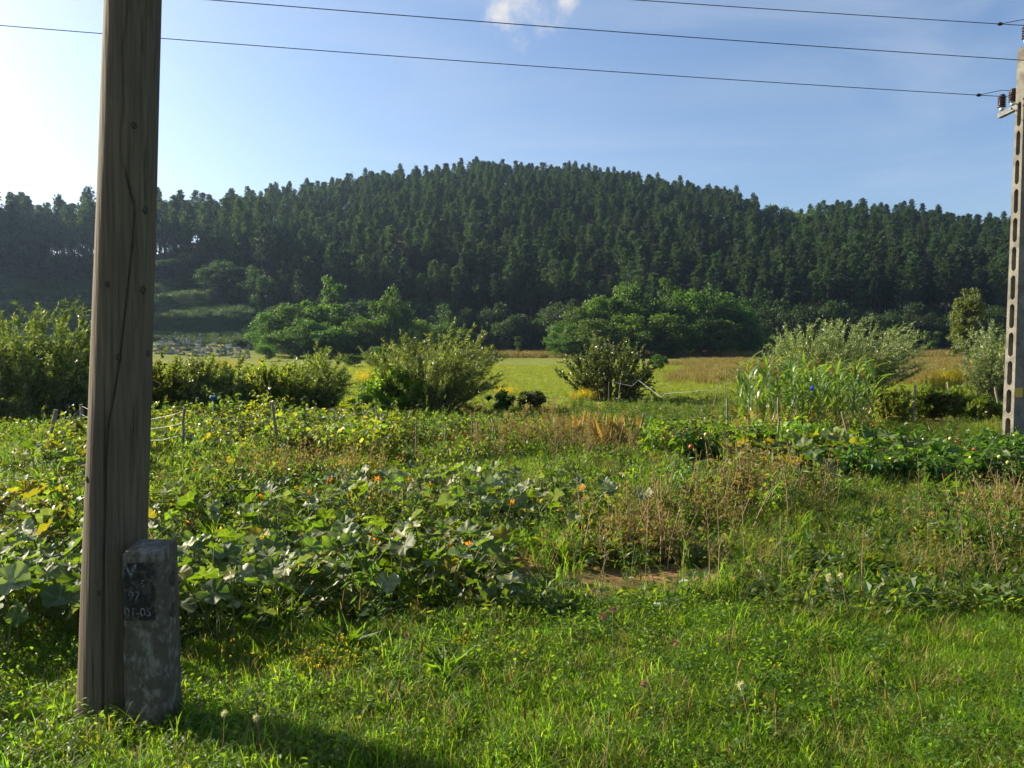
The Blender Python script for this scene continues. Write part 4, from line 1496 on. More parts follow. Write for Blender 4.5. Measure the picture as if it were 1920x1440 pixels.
power_line(ca + np.array([0, 0.60, az_ + 0.30]), 0, 46, -0.15, 'lowest power line running to the far insulator of the crossarm', 0.45)
power_line(ca + np.array([0.02, -0.62, az_ + 0.45]), 410, 0, -0.15, 'middle power line passing in front of the concrete pole')
power_line(ca + np.array([0.0, -0.02, ctop_z + 0.36]), 1190, 0, -0.15, 'top power line tied to the insulator on the pole top', 0.5)

# ------------------------------------------------------------------ stakes and wire
def stake(px0, py0, px1, py1, r, label, group=None, mat='stake', name='fence_stake', crook=0.005, Y=None):
    b = G(px0, py0) if Y is None else GY(px0, Y)
    t_ = at(px1, py1, b[1] + 0.02)
    q = np.linspace(-0.25, 1, 8)[:, None]
    P = b + (t_ - b) * q
    P[1:-1] += rng.normal(0, crook, (6, 3))
    mb = MB()
    tube(mb, P - b, np.linspace(r * 1.1, r * 0.85, 8), 7, 0)
    o = obj(name, mb.mesh(name, [M[mat]]), None, b)
    tag(o, label, 'stake', group)
    return b, t_


A = stake(338, 896, 346, 766, .020, 'knotty fence stake nearest the wooden pole in the bean fence')
B = stake(527, 872, 510, 755, .022, 'stout middle stake of the bean fence, leaning slightly')
C = stake(727, 868, 704, 760, .019, 'last stake of the bean fence, leaning towards the hedge')
D0 = stake(84, 860, 105, 768, .030, 'grey board-like stake leaning behind the yellow pumpkin leaves')
E0 = stake(152, 850, 152, 758, .028, 'upright grey stake close behind the wooden pole')
o_b, o_t = stake(401, 838, 399, 750, .008, 'thin pale rod carrying a blue cup among the beans', None, 'white_cement', 'garden_rod', 0.0)
mb = MB()
lathe(mb, [(0.0, 0.0), (0.028, 0.0), (0.040, 0.07), (0.040, 0.075), (0.036, 0.07), (0.0, 0.01)], 14, 0)
lathe(mb, [(0.041, 0.06), (0.044, 0.068), (0.041, 0.078)], 14, 1)
tag(obj('blue_cup', mb.mesh('blue_cup', [M['blue'], M['white_cement']]), None, o_t), 'blue plastic cup on top of the thin pale rod', 'cup')
for (a, b, c, d, r, lb) in ((1195, 838, 1207, 775, .018, 'short stake leaning beside the bush beans'), (1366, 850, 1363, 748, .017, 'dark thin stake standing between the bean bush and the corn'), (1459, 868, 1459, 745, .014, 'tall straight stake in front of the corn'),
                            (1157, 770, 1164, 712, .010, 'bare pale stick leaning beside the dark shrub'), (1337, 768, 1348, 718, .012, 'leaning pale stick behind the tomato plants'), (1360, 772, 1361, 690, .012, 'tall thin cane beside the corn'),
                            (1711, 796, 1716, 722, .030, 'dark upright stake at the near end of the grape vines'), (1783, 772, 1777, 716, .030, 'dark stake in the middle of the grape vines'), (1877, 790, 1866, 726, .030, 'dark leaning stake by the concrete pole'),
                            (1604, 868, 1578, 772, .016, 'brown stake tilted in front of the corn end'), (1140, 768, 1142, 715, .008, 'thin pale cane standing at the dark shrub')):
    stake(a, b, c, d, r, lb)
# pale twine between canes
tw = [at(1146, 716, 21), at(1185, 724, 21), at(1197, 713, 21), at(1240, 745, 20.5), at(1247, 738, 20), at(1285, 735, 20), at(1345, 730, 20)]
mb = MB()
tube(mb, np.array(tw), 0.0045, 4, 0)
tag(obj('twine', mb.mesh('twine', [M['white_cement']])), 'pale sagging twine strung between canes behind the tomatoes', 'twine')
# wire fence: strands and uprights span by span
spans = [(D0, E0), (E0, A), (A, B), (B, C)]
f = thing('wire_fence', 'sagging wire mesh strung between the bean fence stakes', 'fence', None, (0, 0, 0))
for (a, b) in spans:
    mb = MB()
    rows = []
    for lv in (0.97, 0.80, 0.62):
        p0 = a[0] + (a[1] - a[0]) * lv; p1 = b[0] + (b[1] - b[0]) * lv
        q = np.linspace(0, 1, 13)[:, None]
        P = p0 + (p1 - p0) * q - np.array([0, 0, 1.0]) * (0.16 * 4 * q * (1 - q)) + rng.normal(0, .008, (13, 3))
        P[0], P[-1] = p0, p1
        rows.append(P)
        tube(mb, P, 0.0032, 4, 0, cap=False)
    for q in range(1, 12):
        tube(mb, [rows[0][q], rows[1][q] + rng.normal(0, .012, 3), rows[2][q]], 0.0024, 3, 0, cap=False)
    obj('wire_span', mb.mesh('wire_span', [M['wire']]), f)

# ------------------------------------------------------------------ cemetery
GR = []
for k in range(6):
    mb = MB()
    wv, hv = [(0.9, 1.1), (1.3, 1.0), (0.7, 1.3), (1.5, 0.9), (0.8, 0.8), (1.1, 1.35)][k]
    box(mb, (-wv / 2 - .05, -.7, -.3), (wv / 2 + .05, .9, .22), 0)
    box(mb, (-wv / 2, .55, .22), (wv / 2, .80, .5), 0)
    n_ = 9
    prof = [(-wv / 2 + .06, .5)] + [(-(wv / 2 - .06) * math.cos(q / (n_ - 1) * PI), hv - .18 + .18 * math.sin(q / (n_ - 1) * PI) * (1 if k % 2 else 0)) for q in range(n_)] + [(wv / 2 - .06, .5)]
    pf = np.array([(x, .60, z) for x, z in prof]); pk = np.array([(x, .76, z) for x, z in prof])
    m_ = len(prof)
    mb.add(np.concatenate([pf, pk]), [[q, q + 1, m_ + q + 1, m_ + q] for q in range(m_ - 1)], 0)
    cf = np.concatenate([pf, pf.mean(0)[None]]); cb2 = np.concatenate([pk, pk.mean(0)[None]])
    mb.add(cf, [[(q + 1) % m_, q, m_] for q in range(m_)], 0)
    mb.add(cb2, [[q, (q + 1) % m_, m_] for q in range(m_)], 0)
    box(mb, (-wv / 2 + .2, .585, .62), (wv / 2 - .2, .598, hv - .28), 1)
    if k == 2:
        box(mb, (-.06, .62, hv), (.06, .72, hv + .55), 0); box(mb, (-.22, .63, hv + .28), (.22, .71, hv + .40), 0)
    for q in range(10):
        c = np.array([R.uniform(-wv / 2, wv / 2), R.uniform(-.6, .3), .40])
        scatter(mb, *T_DIAM, c + rng.normal(0, .08, (8, 3)), frames(rand_dirs(8), rand_dirs(8)), .12, R.choice([2, 3, 3, 3, 3, 3, 3, 3]))
    GR.append([mb.mesh('gravestone', [M[a], M[b], M['orange_flower'], M['weed']]) for a, b in (('grave', 'grave_dark'), ('grave_grey', 'grave_dark'), ('grave_dark', 'grave_grey'))])
for row, (Y, n_) in enumerate(((104, 11), (108, 12), (112, 12), (116, 11))):
    for q in range(n_):
        px = 286 + (q + .5) / n_ * 178 + R.uniform(-9, 9)
        p = GY(px, Y + R.uniform(-2.2, 2.2))
        kind = R.choices([0, 1, 2], [5, 3, 2])[0]
        tag(obj('gravestone', R.choice(GR)[kind], None, p, (0, 0, R.uniform(-.12, .12) - 0.25), R.uniform(.62, .88)), ['pale', 'grey', 'dark'][kind] + ' gravestone on its plinth in the small cemetery below the terraces', 'gravestone', ['pale', 'grey', 'dark'][kind] + ' gravestones in the cemetery')
# small fence posts along the top of the terraced slope
for q in range(9):
    px = 385 + q * 13
    p = GY(px, 163)
    mb = MB(); box(mb, (-.06, -.06, -.3), (.06, .06, 1.3)); box(mb, (-.075, -.075, 1.3), (.075, .075, 1.36))
    tag(obj('boundary_post', mb.mesh('boundary_post', [M['stake']]), None, p), 'thin grey boundary post at the top of the terraced slope', 'post', 'boundary posts above the terraces')

# ------------------------------------------------------------------ pumpkins
def pumpkin_leaf(seed, mat, mat2=None):
    r = np.random.default_rng(seed)
    ns, rings = 40, 4
    th = np.linspace(-PI, PI, ns, endpoint=False) + 0.001
    lob = 0.5 * (0.86 + 0.055 * np.cos(5 * th) + 0.03 * np.cos(10 * th + 1) + r.normal(0, .022, ns))
    notch = np.exp(-((np.abs(th) - PI) / 0.22) ** 2)
    lob = lob * (1 - 0.72 * notch)
    V = [[0, 0, 0]]; T = [0.95]
    ph = r.uniform(0, 6, 3); cup = r.uniform(0.02, 0.30); fold = r.uniform(0.0, 0.5)
    for k in range(1, rings + 1):
        f = k / rings
        for i, t in enumerate(th):
            rr = lob[i] * f
            x, y = rr * math.sin(t), rr * math.cos(t) + 0.0
            vein = max(0, math.cos(5 * t)) ** 6
            z = cup * f * f * 0.5 + 0.055 * f ** 1.6 * math.sin(3 * t + ph[0]) + 0.035 * f * f * math.sin(7 * t + ph[1]) - 0.03 * vein * f + fold * abs(x) * 0.55 - 0.10 * f * f * max(0, math.cos(t)) + 0.02 * r.normal()*f
            V.append([x, y, z])
            T.append(0.18 + 0.60 * vein * (1.1 - 0.5 * f) + 0.34 * r.random() ** 1.5)
    F3, F4 = [], []
    for i in range(ns):
        F3.append([0, 1 + (i + 1) % ns, 1 + i])
    for k in range(rings - 1):
        for i in range(ns):
            a = 1 + k * ns + i; b = 1 + k * ns + (i + 1) % ns
            F4.append([a, b, b + ns, a + ns])
    mb = MB()
    T = np.clip(T, 0, 1)
    mb.add(V, F3, 0, T, True)
    n0 = mb.n
    mb.add(V, F4, 0, T, True)
    return mb.mesh('pumpkin_leaf', [M[mat]])


PLV = [pumpkin_leaf(50 + k, 'pumpkin') for k in range(7)]
PLP = [pumpkin_leaf(70 + k, 'pumpkin_pale') for k in range(3)]
PLY = [pumpkin_leaf(90 + k, 'yellow_leaf') for k in range(3)]


def blossom():
    mb = MB()
    pr = [(0.006, 0.0), (0.018, 0.03), (0.026, 0.06), (0.05, 0.09)]
    lathe(mb, pr, 10, 0)
    for q in range(5):
        a = q * 2 * PI / 5
        d = np.array([math.cos(a), math.sin(a), 0.35])
        scatter(mb, *T_OVATE, [np.array([math.cos(a) * .025, math.sin(a) * .025, .055])], frames(np.array([d]), np.array([[0, 0, 1.0]])), .085, 0)
    return mb.mesh('pumpkin_blossom', [M['orange_flower']])


BLO = blossom()
LEAF_XY = []


def pumpkin_plant(px, py, n, spread, label, group, size=(0.10, 0.20), yel=0.05, pale=0.12, tall=(0.12, 0.34), dirx=None, flowers=1, name='pumpkin_plant'):
    c = G(px, py)
    t = thing(name, label, 'plant', group, c)
    vb = MB()
    # three or four runners
    runs = []
    for q in range(4):
        a = R.uniform(0, 6.28)
        pts = [np.zeros(3)]
        for s in range(6):
            a += R.uniform(-.5, .5)
            pts.append(pts[-1] + np.array([math.cos(a), math.sin(a) * .9, 0]) * spread / 6 * R.uniform(.7, 1.25))
        pts = np.array(pts)
        for p_ in pts:
            p_[2] = h1(c[0] + p_[0], c[1] + p_[1]) - c[2] + 0.03
        tube(vb, pts, np.linspace(.009, .004, 7), 5, 0, cap=False)
        runs.append(pts)
    for i in range(n):
        rn = R.choice(runs)
        f = R.uniform(0.1, 5.9); k = int(f)
        b = rn[k] * (1 - f + k) + rn[k + 1] * (f - k)
        hgt = R.uniform(*tall)
        off = np.array([R.gauss(0, .10), R.gauss(0, .10), 0])
        s = R.uniform(*size) * (1.1 if R.random() < .85 else .6)
        tp = b + off + np.array([0, 0, hgt])
        ok = True
        for (lx, ly, lz, ls) in LEAF_XY[-400:]:
            if abs(lx - c[0] - tp[0]) < 0.33 * (ls + s) and abs(ly - c[1] - tp[1]) < 0.33 * (ls + s) and abs(lz - tp[2]) < 0.05:
                ok = False
                break
        if not ok and R.random() < 0.7:
            continue
        LEAF_XY.append((c[0] + tp[0], c[1] + tp[1], tp[2], s))
        tube(vb, [b, b + off * .4 + np.array([0, 0, hgt * .6]), tp], [.0055, .0045, .0035], 5, 0, cap=False)
        u = R.random()
        src = PLY if u < yel else (PLP if u < yel + pale else PLV)
        obj('leaf', R.choice(src), t, tp, (R.gauss(-.15, .32), R.gauss(.10, .32), R.uniform(0, 6.28)), s)
    for q in range(flowers):
        rn = R.choice(runs); b = rn[R.randint(1, 5)]
        hgt = R.uniform(.10, .30)
        tube(vb, [b, b + np.array([0.01, 0, hgt])], [.004, .003], 4, 0, cap=False)
        obj('blossom', BLO, t, b + np.array([0.01, 0, hgt]), (R.gauss(0, .6), R.gauss(0, .6), 0), R.uniform(.28, .45))
    obj('runner', vb.mesh('runner', [M['vine']]), t)


PL = 'sprawling pumpkin plant with broad lobed leaves in the patch behind the lawn'
PG = 'pumpkin plants in the patch behind the lawn'
for px, py in ((380, 1185), (450, 1165), (520, 1150), (400, 1120), (350, 1150), (480, 1105), (640, 1125), (720, 1130), (800, 1115), (880, 1110), (690, 1090), (780, 1080), (900, 1085), (600, 1085), (500, 1060)):
    pumpkin_plant(px, py, 34, 0.50, PL, PG, flowers=R.choice([0, 1]), pale=.16)
for px, py in ((360, 1010), (430, 985), (520, 975), (620, 990), (700, 975), (790, 985), (880, 990), (960, 1000), (450, 940), (560, 930), (680, 940), (800, 945), (900, 940), (990, 955), (1040, 985)):
    pumpkin_plant(px, py, 30, 0.75, 'pumpkin plant with leaves painted sunlit-pale among weeds in the middle of the patch', 'pale pumpkin plants among weeds', size=(.10, .19), pale=.40, yel=.08, flowers=R.choice([0, 1, 1]))
for px, py in ((40, 1205), (100, 1190), (20, 1150), (90, 1140), (130, 1170), (60, 1100)):
    pumpkin_plant(px, py, 34, 0.5, 'pumpkin plant with green leaves on the far side of the wooden pole', 'pumpkin plants beyond the wooden pole', flowers=0, pale=.2)
for px, py in ((30, 1060), (110, 1050), (60, 1010), (20, 985), (120, 1000), (80, 960)):
    pumpkin_plant(px, py, 32, 0.6, 'pumpkin plant with many yellowing leaves behind the wooden pole', 'yellowing pumpkin plants behind the wooden pole', yel=.5, pale=.1, flowers=0)
for px, py in ((150, 925), (180, 945), (290, 915), (120, 930)):
    pumpkin_plant(px, py, 22, 0.5, 'tall-leaved pumpkin plant at the end of the bean fence', 'tall-leaved pumpkin plants at the bean fence', yel=.25, pale=.05, tall=(.25, .6), flowers=0)
for px, py in ((1400, 880), (1430, 890), (1460, 886)):
    pumpkin_plant(px, py, 22, 0.5, 'yellowing marrow plant in front of the tomato stakes', 'yellowing marrow plants', yel=.65, pale=.05, size=(.18, .30), tall=(.1, .4), flowers=0, name='marrow_plant')
for px, py in ((1520, 888), (1560, 882), (1500, 905), (1540, 900), (1640, 890), (1600, 880)):
    pumpkin_plant(px, py, 22, 0.55, 'green marrow plant with large leaves beside the pepper bed', 'green marrow plants beside the pepper bed', yel=.10, pale=.15, size=(.2, .36), tall=(.15, .45), flowers=0, name='marrow_plant')

# ------------------------------------------------------------------ corn
def corn_leaf(seed, mat):
    r = np.random.default_rng(seed)
    n = 9
    Ln = 1.0
    V = []; T = []
    a0 = r.uniform(1.05, 1.38); dr = r.uniform(0.9, 2.3)
    p = np.zeros(2); tw = r.uniform(-.7, .7)
    for i in range(n):
        f = i / (n - 1)
        wv = 0.056 * min(1, 0.35 + f * 4) * (1 - f ** 2.2) + 0.003
        wave = 0.012 * math.sin(f * 14 + seed)
        ca_, sa_ = math.cos(tw * f), math.sin(tw * f)
        V += [[-wv * ca_, p[0], p[1] + wave + .010 - wv * sa_], [0, p[0], p[1] - .008], [wv * ca_, p[0], p[1] - wave + .010 + wv * sa_]]
        t_ = 0.45 + 0.2 * r.random()
        T += [t_, .9, t_]
        ang_ = a0 - dr * f ** 1.5
        p = p + np.array([math.cos(ang_), math.sin(ang_)]) * Ln / (n - 1)
    F = []
    for i in range(n - 1):
        a = i * 3
        F += [[a, a + 1, a + 4, a + 3], [a + 1, a + 2, a + 5, a + 4]]
    mb = MB()
    mb.add(V, F, 0, np.array(T), True)
    return mb.mesh('corn_leaf', [M[mat]])


CL = [corn_leaf(k, 'corn') for k in range(6)]
CLD = [corn_leaf(30 + k, 'corn_dry') for k in range(2)]
mb = MB()
q = np.linspace(0, 1, 6)[:, None]
tube(mb, np.array([[0, 0, -.05], [0.01, 0, .5], [0, .01, 1.0], [0, 0, 1.45]]), [.011, .010, .008, .004], 6, 0)
STK = mb.mesh('corn_stalk', [M['vine']])
mb = MB()
tube(mb, [[0, 0, -.06], [0, 0, .28]], [.004, .002], 4, 0)
for k in range(9):
    a = R.uniform(0, 6.28)
    tube(mb, [[0, 0, .02 + k * .01], [math.cos(a) * .04, math.sin(a) * .04, .12 + k * .008], [math.cos(a) * .10, math.sin(a) * .10, .20 + R.uniform(-.02, .05)]], [.005, .006, .003], 4, 0)
TAS = mb.mesh('corn_tassel', [M['tassel']])
corn_pts = []
for row in range(8):
    Yr = 13.4 + row * 0.5
    for q in range(15):
        u0, u1 = 1382 + row * 1, 1640 - row * 3
        px = u0 + (u1 - u0) * (q + .5) / 15 + R.uniform(-8, 8)
        if R.random() < .06:
            continue
        corn_pts.append((px, Yr + R.uniform(-.15, .15)))
for px, Y in corn_pts:
    p = GY(px, Y)
    s = R.uniform(0.68, 0.85)
    front = Y < 14.2
    has_tassel = R.random() < .4
    t = thing('corn_plant', 'green corn plant topped by a brown tassel in the patch' if has_tassel else 'green corn plant of arching leaves without a tassel in the patch', 'corn', 'tasselled corn plants in the patch' if has_tassel else 'corn plants without tassel in the patch', p, (R.gauss(0, .04), R.gauss(0, .04), R.uniform(0, 6.28)), s)
    obj('stalk', STK, t)
    side = R.uniform(0, 6.28)
    for k in range(9):
        zl = .20 + k * .145
        dry = k < 2 and R.random() < .7
        obj('leaf', R.choice(CLD if dry else CL), t, (0, 0, zl), (R.gauss(0, .1), 0, side + (PI if k % 2 else 0) + R.gauss(0, .35)), (R.uniform(.85, 1.2), 1, 1) if False else R.uniform(.46, .72))
    if has_tassel:
        obj('tassel', TAS, t, (0, 0, 1.43), (R.gauss(0, .12), R.gauss(0, .12), 0), R.uniform(.8, 1.1))
mb = MB()
lathe(mb, [(0, 0), (.028, .005), (.032, .06), (.014, .085), (0, .085)], 10, 0)
tag(obj('blue_bottle', mb.mesh('blue_bottle', [M['blue']]), None, at(1523, 733, 13.1)), 'small blue bottle hung on a cane in the corn', 'bottle')
stake(1524, 800, 1523, 731, .008, 'thin cane holding the blue bottle in the corn')

# ------------------------------------------------------------------ small garden plants: prototypes
def bushlet(h, wd, ns, leaf, ls, n_leaf, mats, lm, droop=0.0, fruit=None, fm=2, flow=None):
    mb = MB()
    LP, LA = [], []
    for s in range(ns):
        a = R.uniform(0, 6.28); f = math.sqrt(R.random())
        tip = np.array([math.cos(a) * f * wd / 2, math.sin(a) * f * wd / 2, h * R.uniform(.7, 1.05) * (1 - .25 * f)])
        b = np.array([math.cos(a) * .02, math.sin(a) * .02, -.03])
        mid = (b + tip) / 2 + np.array([0, 0, .06 * h])
        tube(mb, [b, mid, tip], [.006, .004, .002], 3, 0, cap=False)
        for i in range(n_leaf // ns):
            q = R.uniform(.25, 1.0)
            p_ = (b * (1 - q) + tip * q) + np.array([R.gauss(0, .03), R.gauss(0, .03), R.gauss(.03, .03)])
            LP.append(p_)
            LA.append([math.cos(a) * .4 + R.gauss(0, .7), math.sin(a) * .4 + R.gauss(0, .7), R.gauss(-droop, .35)])
    LP = np.array(LP); LA = norm(np.array(LA))
    LP[:, 2] = np.maximum(LP[:, 2], .03)
    scatter(mb, *leaf, LP, frames(LA, rand_dirs(len(LP), 1.5)), rng.uniform(*ls, len(LP)), lm)
    if fruit:
        for q in range(fruit):
            a = R.uniform(0, 6.28); f = R.uniform(.5, 1)
            c = (math.cos(a) * wd * .42 * f, math.sin(a) * wd * .42 * f, h * R.uniform(.25, .7))
            r_ = R.uniform(.022, .034)
            lathe(mb, [(0, -r_), (r_ * .7, -r_ * .7), (r_, 0), (r_ * .75, r_ * .65), (0.2 * r_, r_ * .85), (0, r_ * .8)], 8, fm, c)
    return mb.mesh('plant', mats)


PEP = [bushlet(R.uniform(.5, .62), R.uniform(.42, .55), 9, T_LANCE if k % 2 else T_OVATE, (.09, .15), 150, [M['stem'], M['pepper'], M['yellow_fruit'], M['red']], 1, .35, [0, 2, 1, 3, 2, 0][k], [2, 2, 3, 3, 2, 2][k]) for k in range(6)]
TOM = [bushlet(R.uniform(.8, 1.0), R.uniform(.45, .6), 10, T_OVATE, (.06, .11), 190, [M['stem'], M['tomato'], M['orange'], M['red']], 1, .25, [4, 6, 3, 5][k], [2, 3, 2, 3][k]) for k in range(4)]
BEAN = [bushlet(R.uniform(.75, .95), R.uniform(.6, .75), 12, T_OVATE, (.07, .13), 190, [M['stem'], M['bean']], 1, .35) for k in range(6)]
BBU = [bushlet(R.uniform(.55, .7), R.uniform(.6, .8), 10, T_OVATE, (.08, .14), 170, [M['stem'], M['bush_bright']], 1, .3) for k in range(3)]
AST = [bushlet(R.uniform(.75, .9), R.uniform(.35, .5), 9, T_LANCE, (.07, .13), 220, [M['stem'], M['weed_dark'], M['white_cement']], 1, -.1, [0, 1, 0][k], 2) for k in range(3)]

cnt = 0
for row, (y0, y1) in enumerate(((8.8, 8.6), (9.3, 9.0), (9.9, 9.6), (10.5, 10.2), (11.1, 10.9), (11.7, 11.5))):
    for px in range(1590 + row * 6, 1990, 30):
        f = (px - 1600) / 380
        Y = y0 + (y1 - y0) * f + R.uniform(-.12, .12)
        p = GY(px + R.uniform(-6, 6), Y)
        tag(obj('pepper_plant', R.choice(PEP), None, p, (R.gauss(0, .06), R.gauss(0, .06), R.uniform(0, 6.28)), R.uniform(.70, .95)), 'bushy dark green pepper plant in the bed before the concrete pole', 'plant', 'pepper plants in the bed')
for px, py in ((1290, 872), (1320, 868), (1345, 870), (1430, 862), (1470, 866), (1500, 862), (1540, 858)):
    tag(obj('pepper_plant', R.choice(PEP), None, G(px, py), (0, 0, R.uniform(0, 6.28)), R.uniform(.9, 1.1)), 'bushy pepper plant between the tomatoes and the marrows', 'plant', 'pepper plants between tomatoes and marrows')
for px, py in ((1255, 868), (1270, 862), (1300, 856), (1370, 868), (1395, 872), (1405, 860), (1355, 850), (1440, 845), (1560, 850), (1590, 852), (1620, 848), (1480, 838)):
    tag(obj('tomato_plant', R.choice(TOM), None, G(px, py), (0, 0, R.uniform(0, 6.28)), R.uniform(.6, .85)), 'leafy tomato plant with ripe fruit around the garden stakes', 'plant', 'tomato plants around the stakes')
for px, py in ((1215, 850), (1245, 846), (1275, 846), (1310, 842), (1340, 842), (1400, 842), (1420, 838), (1450, 832), (1500, 828), (1540, 826), (1575, 834), (1230, 860), (1260, 838), (1290, 832), (1325, 850), (1370, 838), (1430, 850), (1470, 846), (1520, 842), (1555, 840), (1590, 838), (1620, 832), (1510, 855), (1490, 850)):
    tag(obj('bean_bush', R.choice(BBU), None, G(px, py), (0, 0, R.uniform(0, 6.28)), R.uniform(.8, 1.0) if py > 845 else R.uniform(.6, .8)), 'rounded green bush bean in front of the corn and tomatoes', 'plant', 'bush beans before the corn')
for px in range(1080, 1385, 17):
    for py in (782, 796, 808):
        if R.random() < .15:
            continue
        tag(obj('flower_stem_plant', R.choice(AST), None, G(px + R.uniform(-7, 7), py + R.uniform(-4, 4)), (0, 0, R.uniform(0, 6.28)), R.uniform(.5, .72)), 'upright dark green leafy garden plant in the row before the dark shrub', 'plant', 'upright plants in the row before the dark shrub')
# beans along the fence and in the plot behind it
for px in range(280, 745, 14):
    for py in (868, 848, 828, 812):
        if R.random() < .12 or (py > 860 and px < 330):
            continue
        pp = G(px + R.uniform(-8, 8), py + R.uniform(-8, 8))
        tag(obj('bean_plant', R.choice(BEAN), None, pp, (R.gauss(0, .1), R.gauss(0, .1), R.uniform(0, 6.28)), R.choice([R.uniform(.45, .7), R.uniform(.6, .98)])), 'yellow-green bean plant climbing at the wire fence', 'plant', 'bean plants along the wire fence')
for px, py in ((120, 850), (140, 862), (110, 880), (130, 835)):
    tag(obj('bean_plant', R.choice(BEAN), None, G(px, py), (0, 0, R.uniform(0, 6.28)), R.uniform(.7, .95)), 'yellow-green bean plant by the leaning grey stake', 'plant', 'bean plants by the leaning grey stake')
for px, py in ((760, 852), (790, 856), (815, 850), (845, 856), (870, 852), (900, 850), (930, 846), (950, 842), (780, 835), (830, 832), (880, 830), (920, 826)):
    tag(obj('tomato_plant', R.choice(TOM), None, G(px, py), (0, 0, R.uniform(0, 6.28)), R.uniform(.6, .8)), 'staked tomato plant in the row at the end of the bean fence', 'plant', 'tomato plants at the end of the bean fence')
for px, top in ((780, 790), (836, 795), (890, 790), (920, 800), (885, 778)):
    stake(px, 866, px + R.uniform(-6, 6), top, .011, 'thin dark tomato stake in the row at the end of the bean fence', 'tomato stakes', 'stake')

# ------------------------------------------------------------------ dry weeds that can be told apart
def dry_weed(h, spread, n, heads, mat='dry_stem', hm='weed_brown'):
    mb = MB()
    P0 = np.array([[0, 0, -.03], [R.gauss(0, .03), R.gauss(0, .03), h * .5], [R.gauss(0, .06), R.gauss(0, .06), h]])
    tube(mb, P0, [.005, .0038, .002], 4, 0, cap=False)
    for q in range(n):
        f = R.uniform(.25, 1)
        s = P0[0] * 0 + np.array([np.interp(f, [0, .5, 1], P0[:, k]) for k in range(3)])
        a = R.uniform(0, 6.28)
        e = s + np.array([math.cos(a), math.sin(a), 1.2]) * spread * R.uniform(.4, 1) * (1.2 - f)
        tube(mb, [s, (s + e) / 2 + np.array([0, 0, -.01]), e], [.0025, .002, .0012], 3, 0, cap=False)
        k = heads
        pp = e + rng.normal(0, .02, (k, 3)) - np.array([0, 0, .02])
        scatter(mb, *T_DIAM, pp, frames(rand_dirs(k, .2), rand_dirs(k)), rng.uniform(.012, .04, k), 1)
    return mb.mesh('dry_weed', [M[mat], M[hm]])


DW = [dry_weed(R.uniform(.6, .9), .22, 16, 7) for k in range(5)]
TS = [dry_weed(R.uniform(.75, 1.05), .14, 7, 4) for k in range(4)]
for q in range(85):
    px = R.uniform(880, 1200); py = R.uniform(835, 882)
    tag(obj('dry_weed', R.choice(DW), None, G(px, py), (R.gauss(0, .1), R.gauss(0, .1), R.uniform(0, 6.28)), R.uniform(.55, .85)), 'brown dried weed with seed heads in the thicket at mid garden', 'weed', 'dried weeds of the brown thicket')
for px, py in ((1280, 1125), (1330, 1130), (1345, 1125), (1432, 1120), (1437, 1138), (1462, 1128), (1617, 1142), (1210, 1090), (1250, 1060), (1395, 1060), (1110, 1000), (1000, 960), (1620, 1000), (1480, 1000), (1540, 960), (1800, 1100), (1880, 1130), (1840, 1000), (1720, 960), (1300, 960)):
    tag(obj('dry_stalk', R.choice(TS), None, G(px, py), (R.gauss(0, .12), R.gauss(0, .12), R.uniform(0, 6.28)), R.uniform(.5, .8)), 'thin straw-coloured weed stalk standing above the rough weeds', 'weed', 'tall dry stalks in the rough weeds')
for px, py, qx, qy in ((995, 960, 1035, 905), (1150, 905, 1180, 868), (1600, 850, 1640, 830)):
    stake(px, py, qx, qy, .006, 'bare straw stick lying aslant over the weeds', 'straw sticks aslant', 'dry_stem', 'straw_stick')
# orange dried leaves (withered irises)
IRIS = MB()
for q in range(34):
    a = R.uniform(0, 6.28); hgt = R.uniform(.3, .6)
    b = np.array([R.gauss(0, .1), R.gauss(0, .1), 0])
    e = b + np.array([math.cos(a) * .2, math.sin(a) * .2, hgt])
    scatter(IRIS, *T_LANCE, [b], frames(np.array([e - b]), rand_dirs(1)), hgt * 1.1, 0)
IRM = IRIS.mesh('withered_iris', [M['corn_dry']])
for px, py in ((1120, 838), (1135, 842), (1150, 836), (1165, 842), (1180, 836), (1100, 834), (1075, 838)):
    tag(obj('withered_iris', IRM, None, G(px, py), (0, 0, R.uniform(0, 6.28)), R.uniform(.7, 1.0)), 'orange withered sword-leaved plant beside the brown thicket', 'plant', 'withered sword-leaved plants')

# ------------------------------------------------------------------ ground cover (nobody could count it)
def blade_mesh(n, hrange, rad, wd, mat, bend=0.5, seg=3, tint=(0, 1), heads=0):
    mb = MB()
    for q in range(n):
        a = R.uniform(0, 6.28); r_ = rad * math.sqrt(R.random())
        b = np.array([math.cos(a) * r_, math.sin(a) * r_, -.01])
        hgt = R.uniform(*hrange)
        d = R.uniform(0, 6.28); bn = R.uniform(.1, bend) * hgt
        w_ = wd * R.uniform(.6, 1.3)
        sd = np.array([-math.sin(d), math.cos(d), 0]) * w_ * .5
        dv = np.array([math.cos(d), math.sin(d), 0])
        V = []
        for k in range(seg + 1):
            f = k / seg
            c = b + np.array([0, 0, hgt * (f - .22 * f ** 3)]) + dv * bn * f ** 2
            if k < seg:
                V += [c - sd * (1 - .5 * f), c + sd * (1 - .5 * f)]
            else:
                V += [c]
        F4 = [[2 * k, 2 * k + 1, 2 * k + 3, 2 * k + 2] for k in range(seg - 1)]
        t_ = R.uniform(*tint)
        mb.add(V, F4, 0, t_)
        mb.add(V, [[2 * seg - 2, 2 * seg - 1, 2 * seg]], 0, t_)
    return mb.mesh('grass_tuft', [M[mat]])


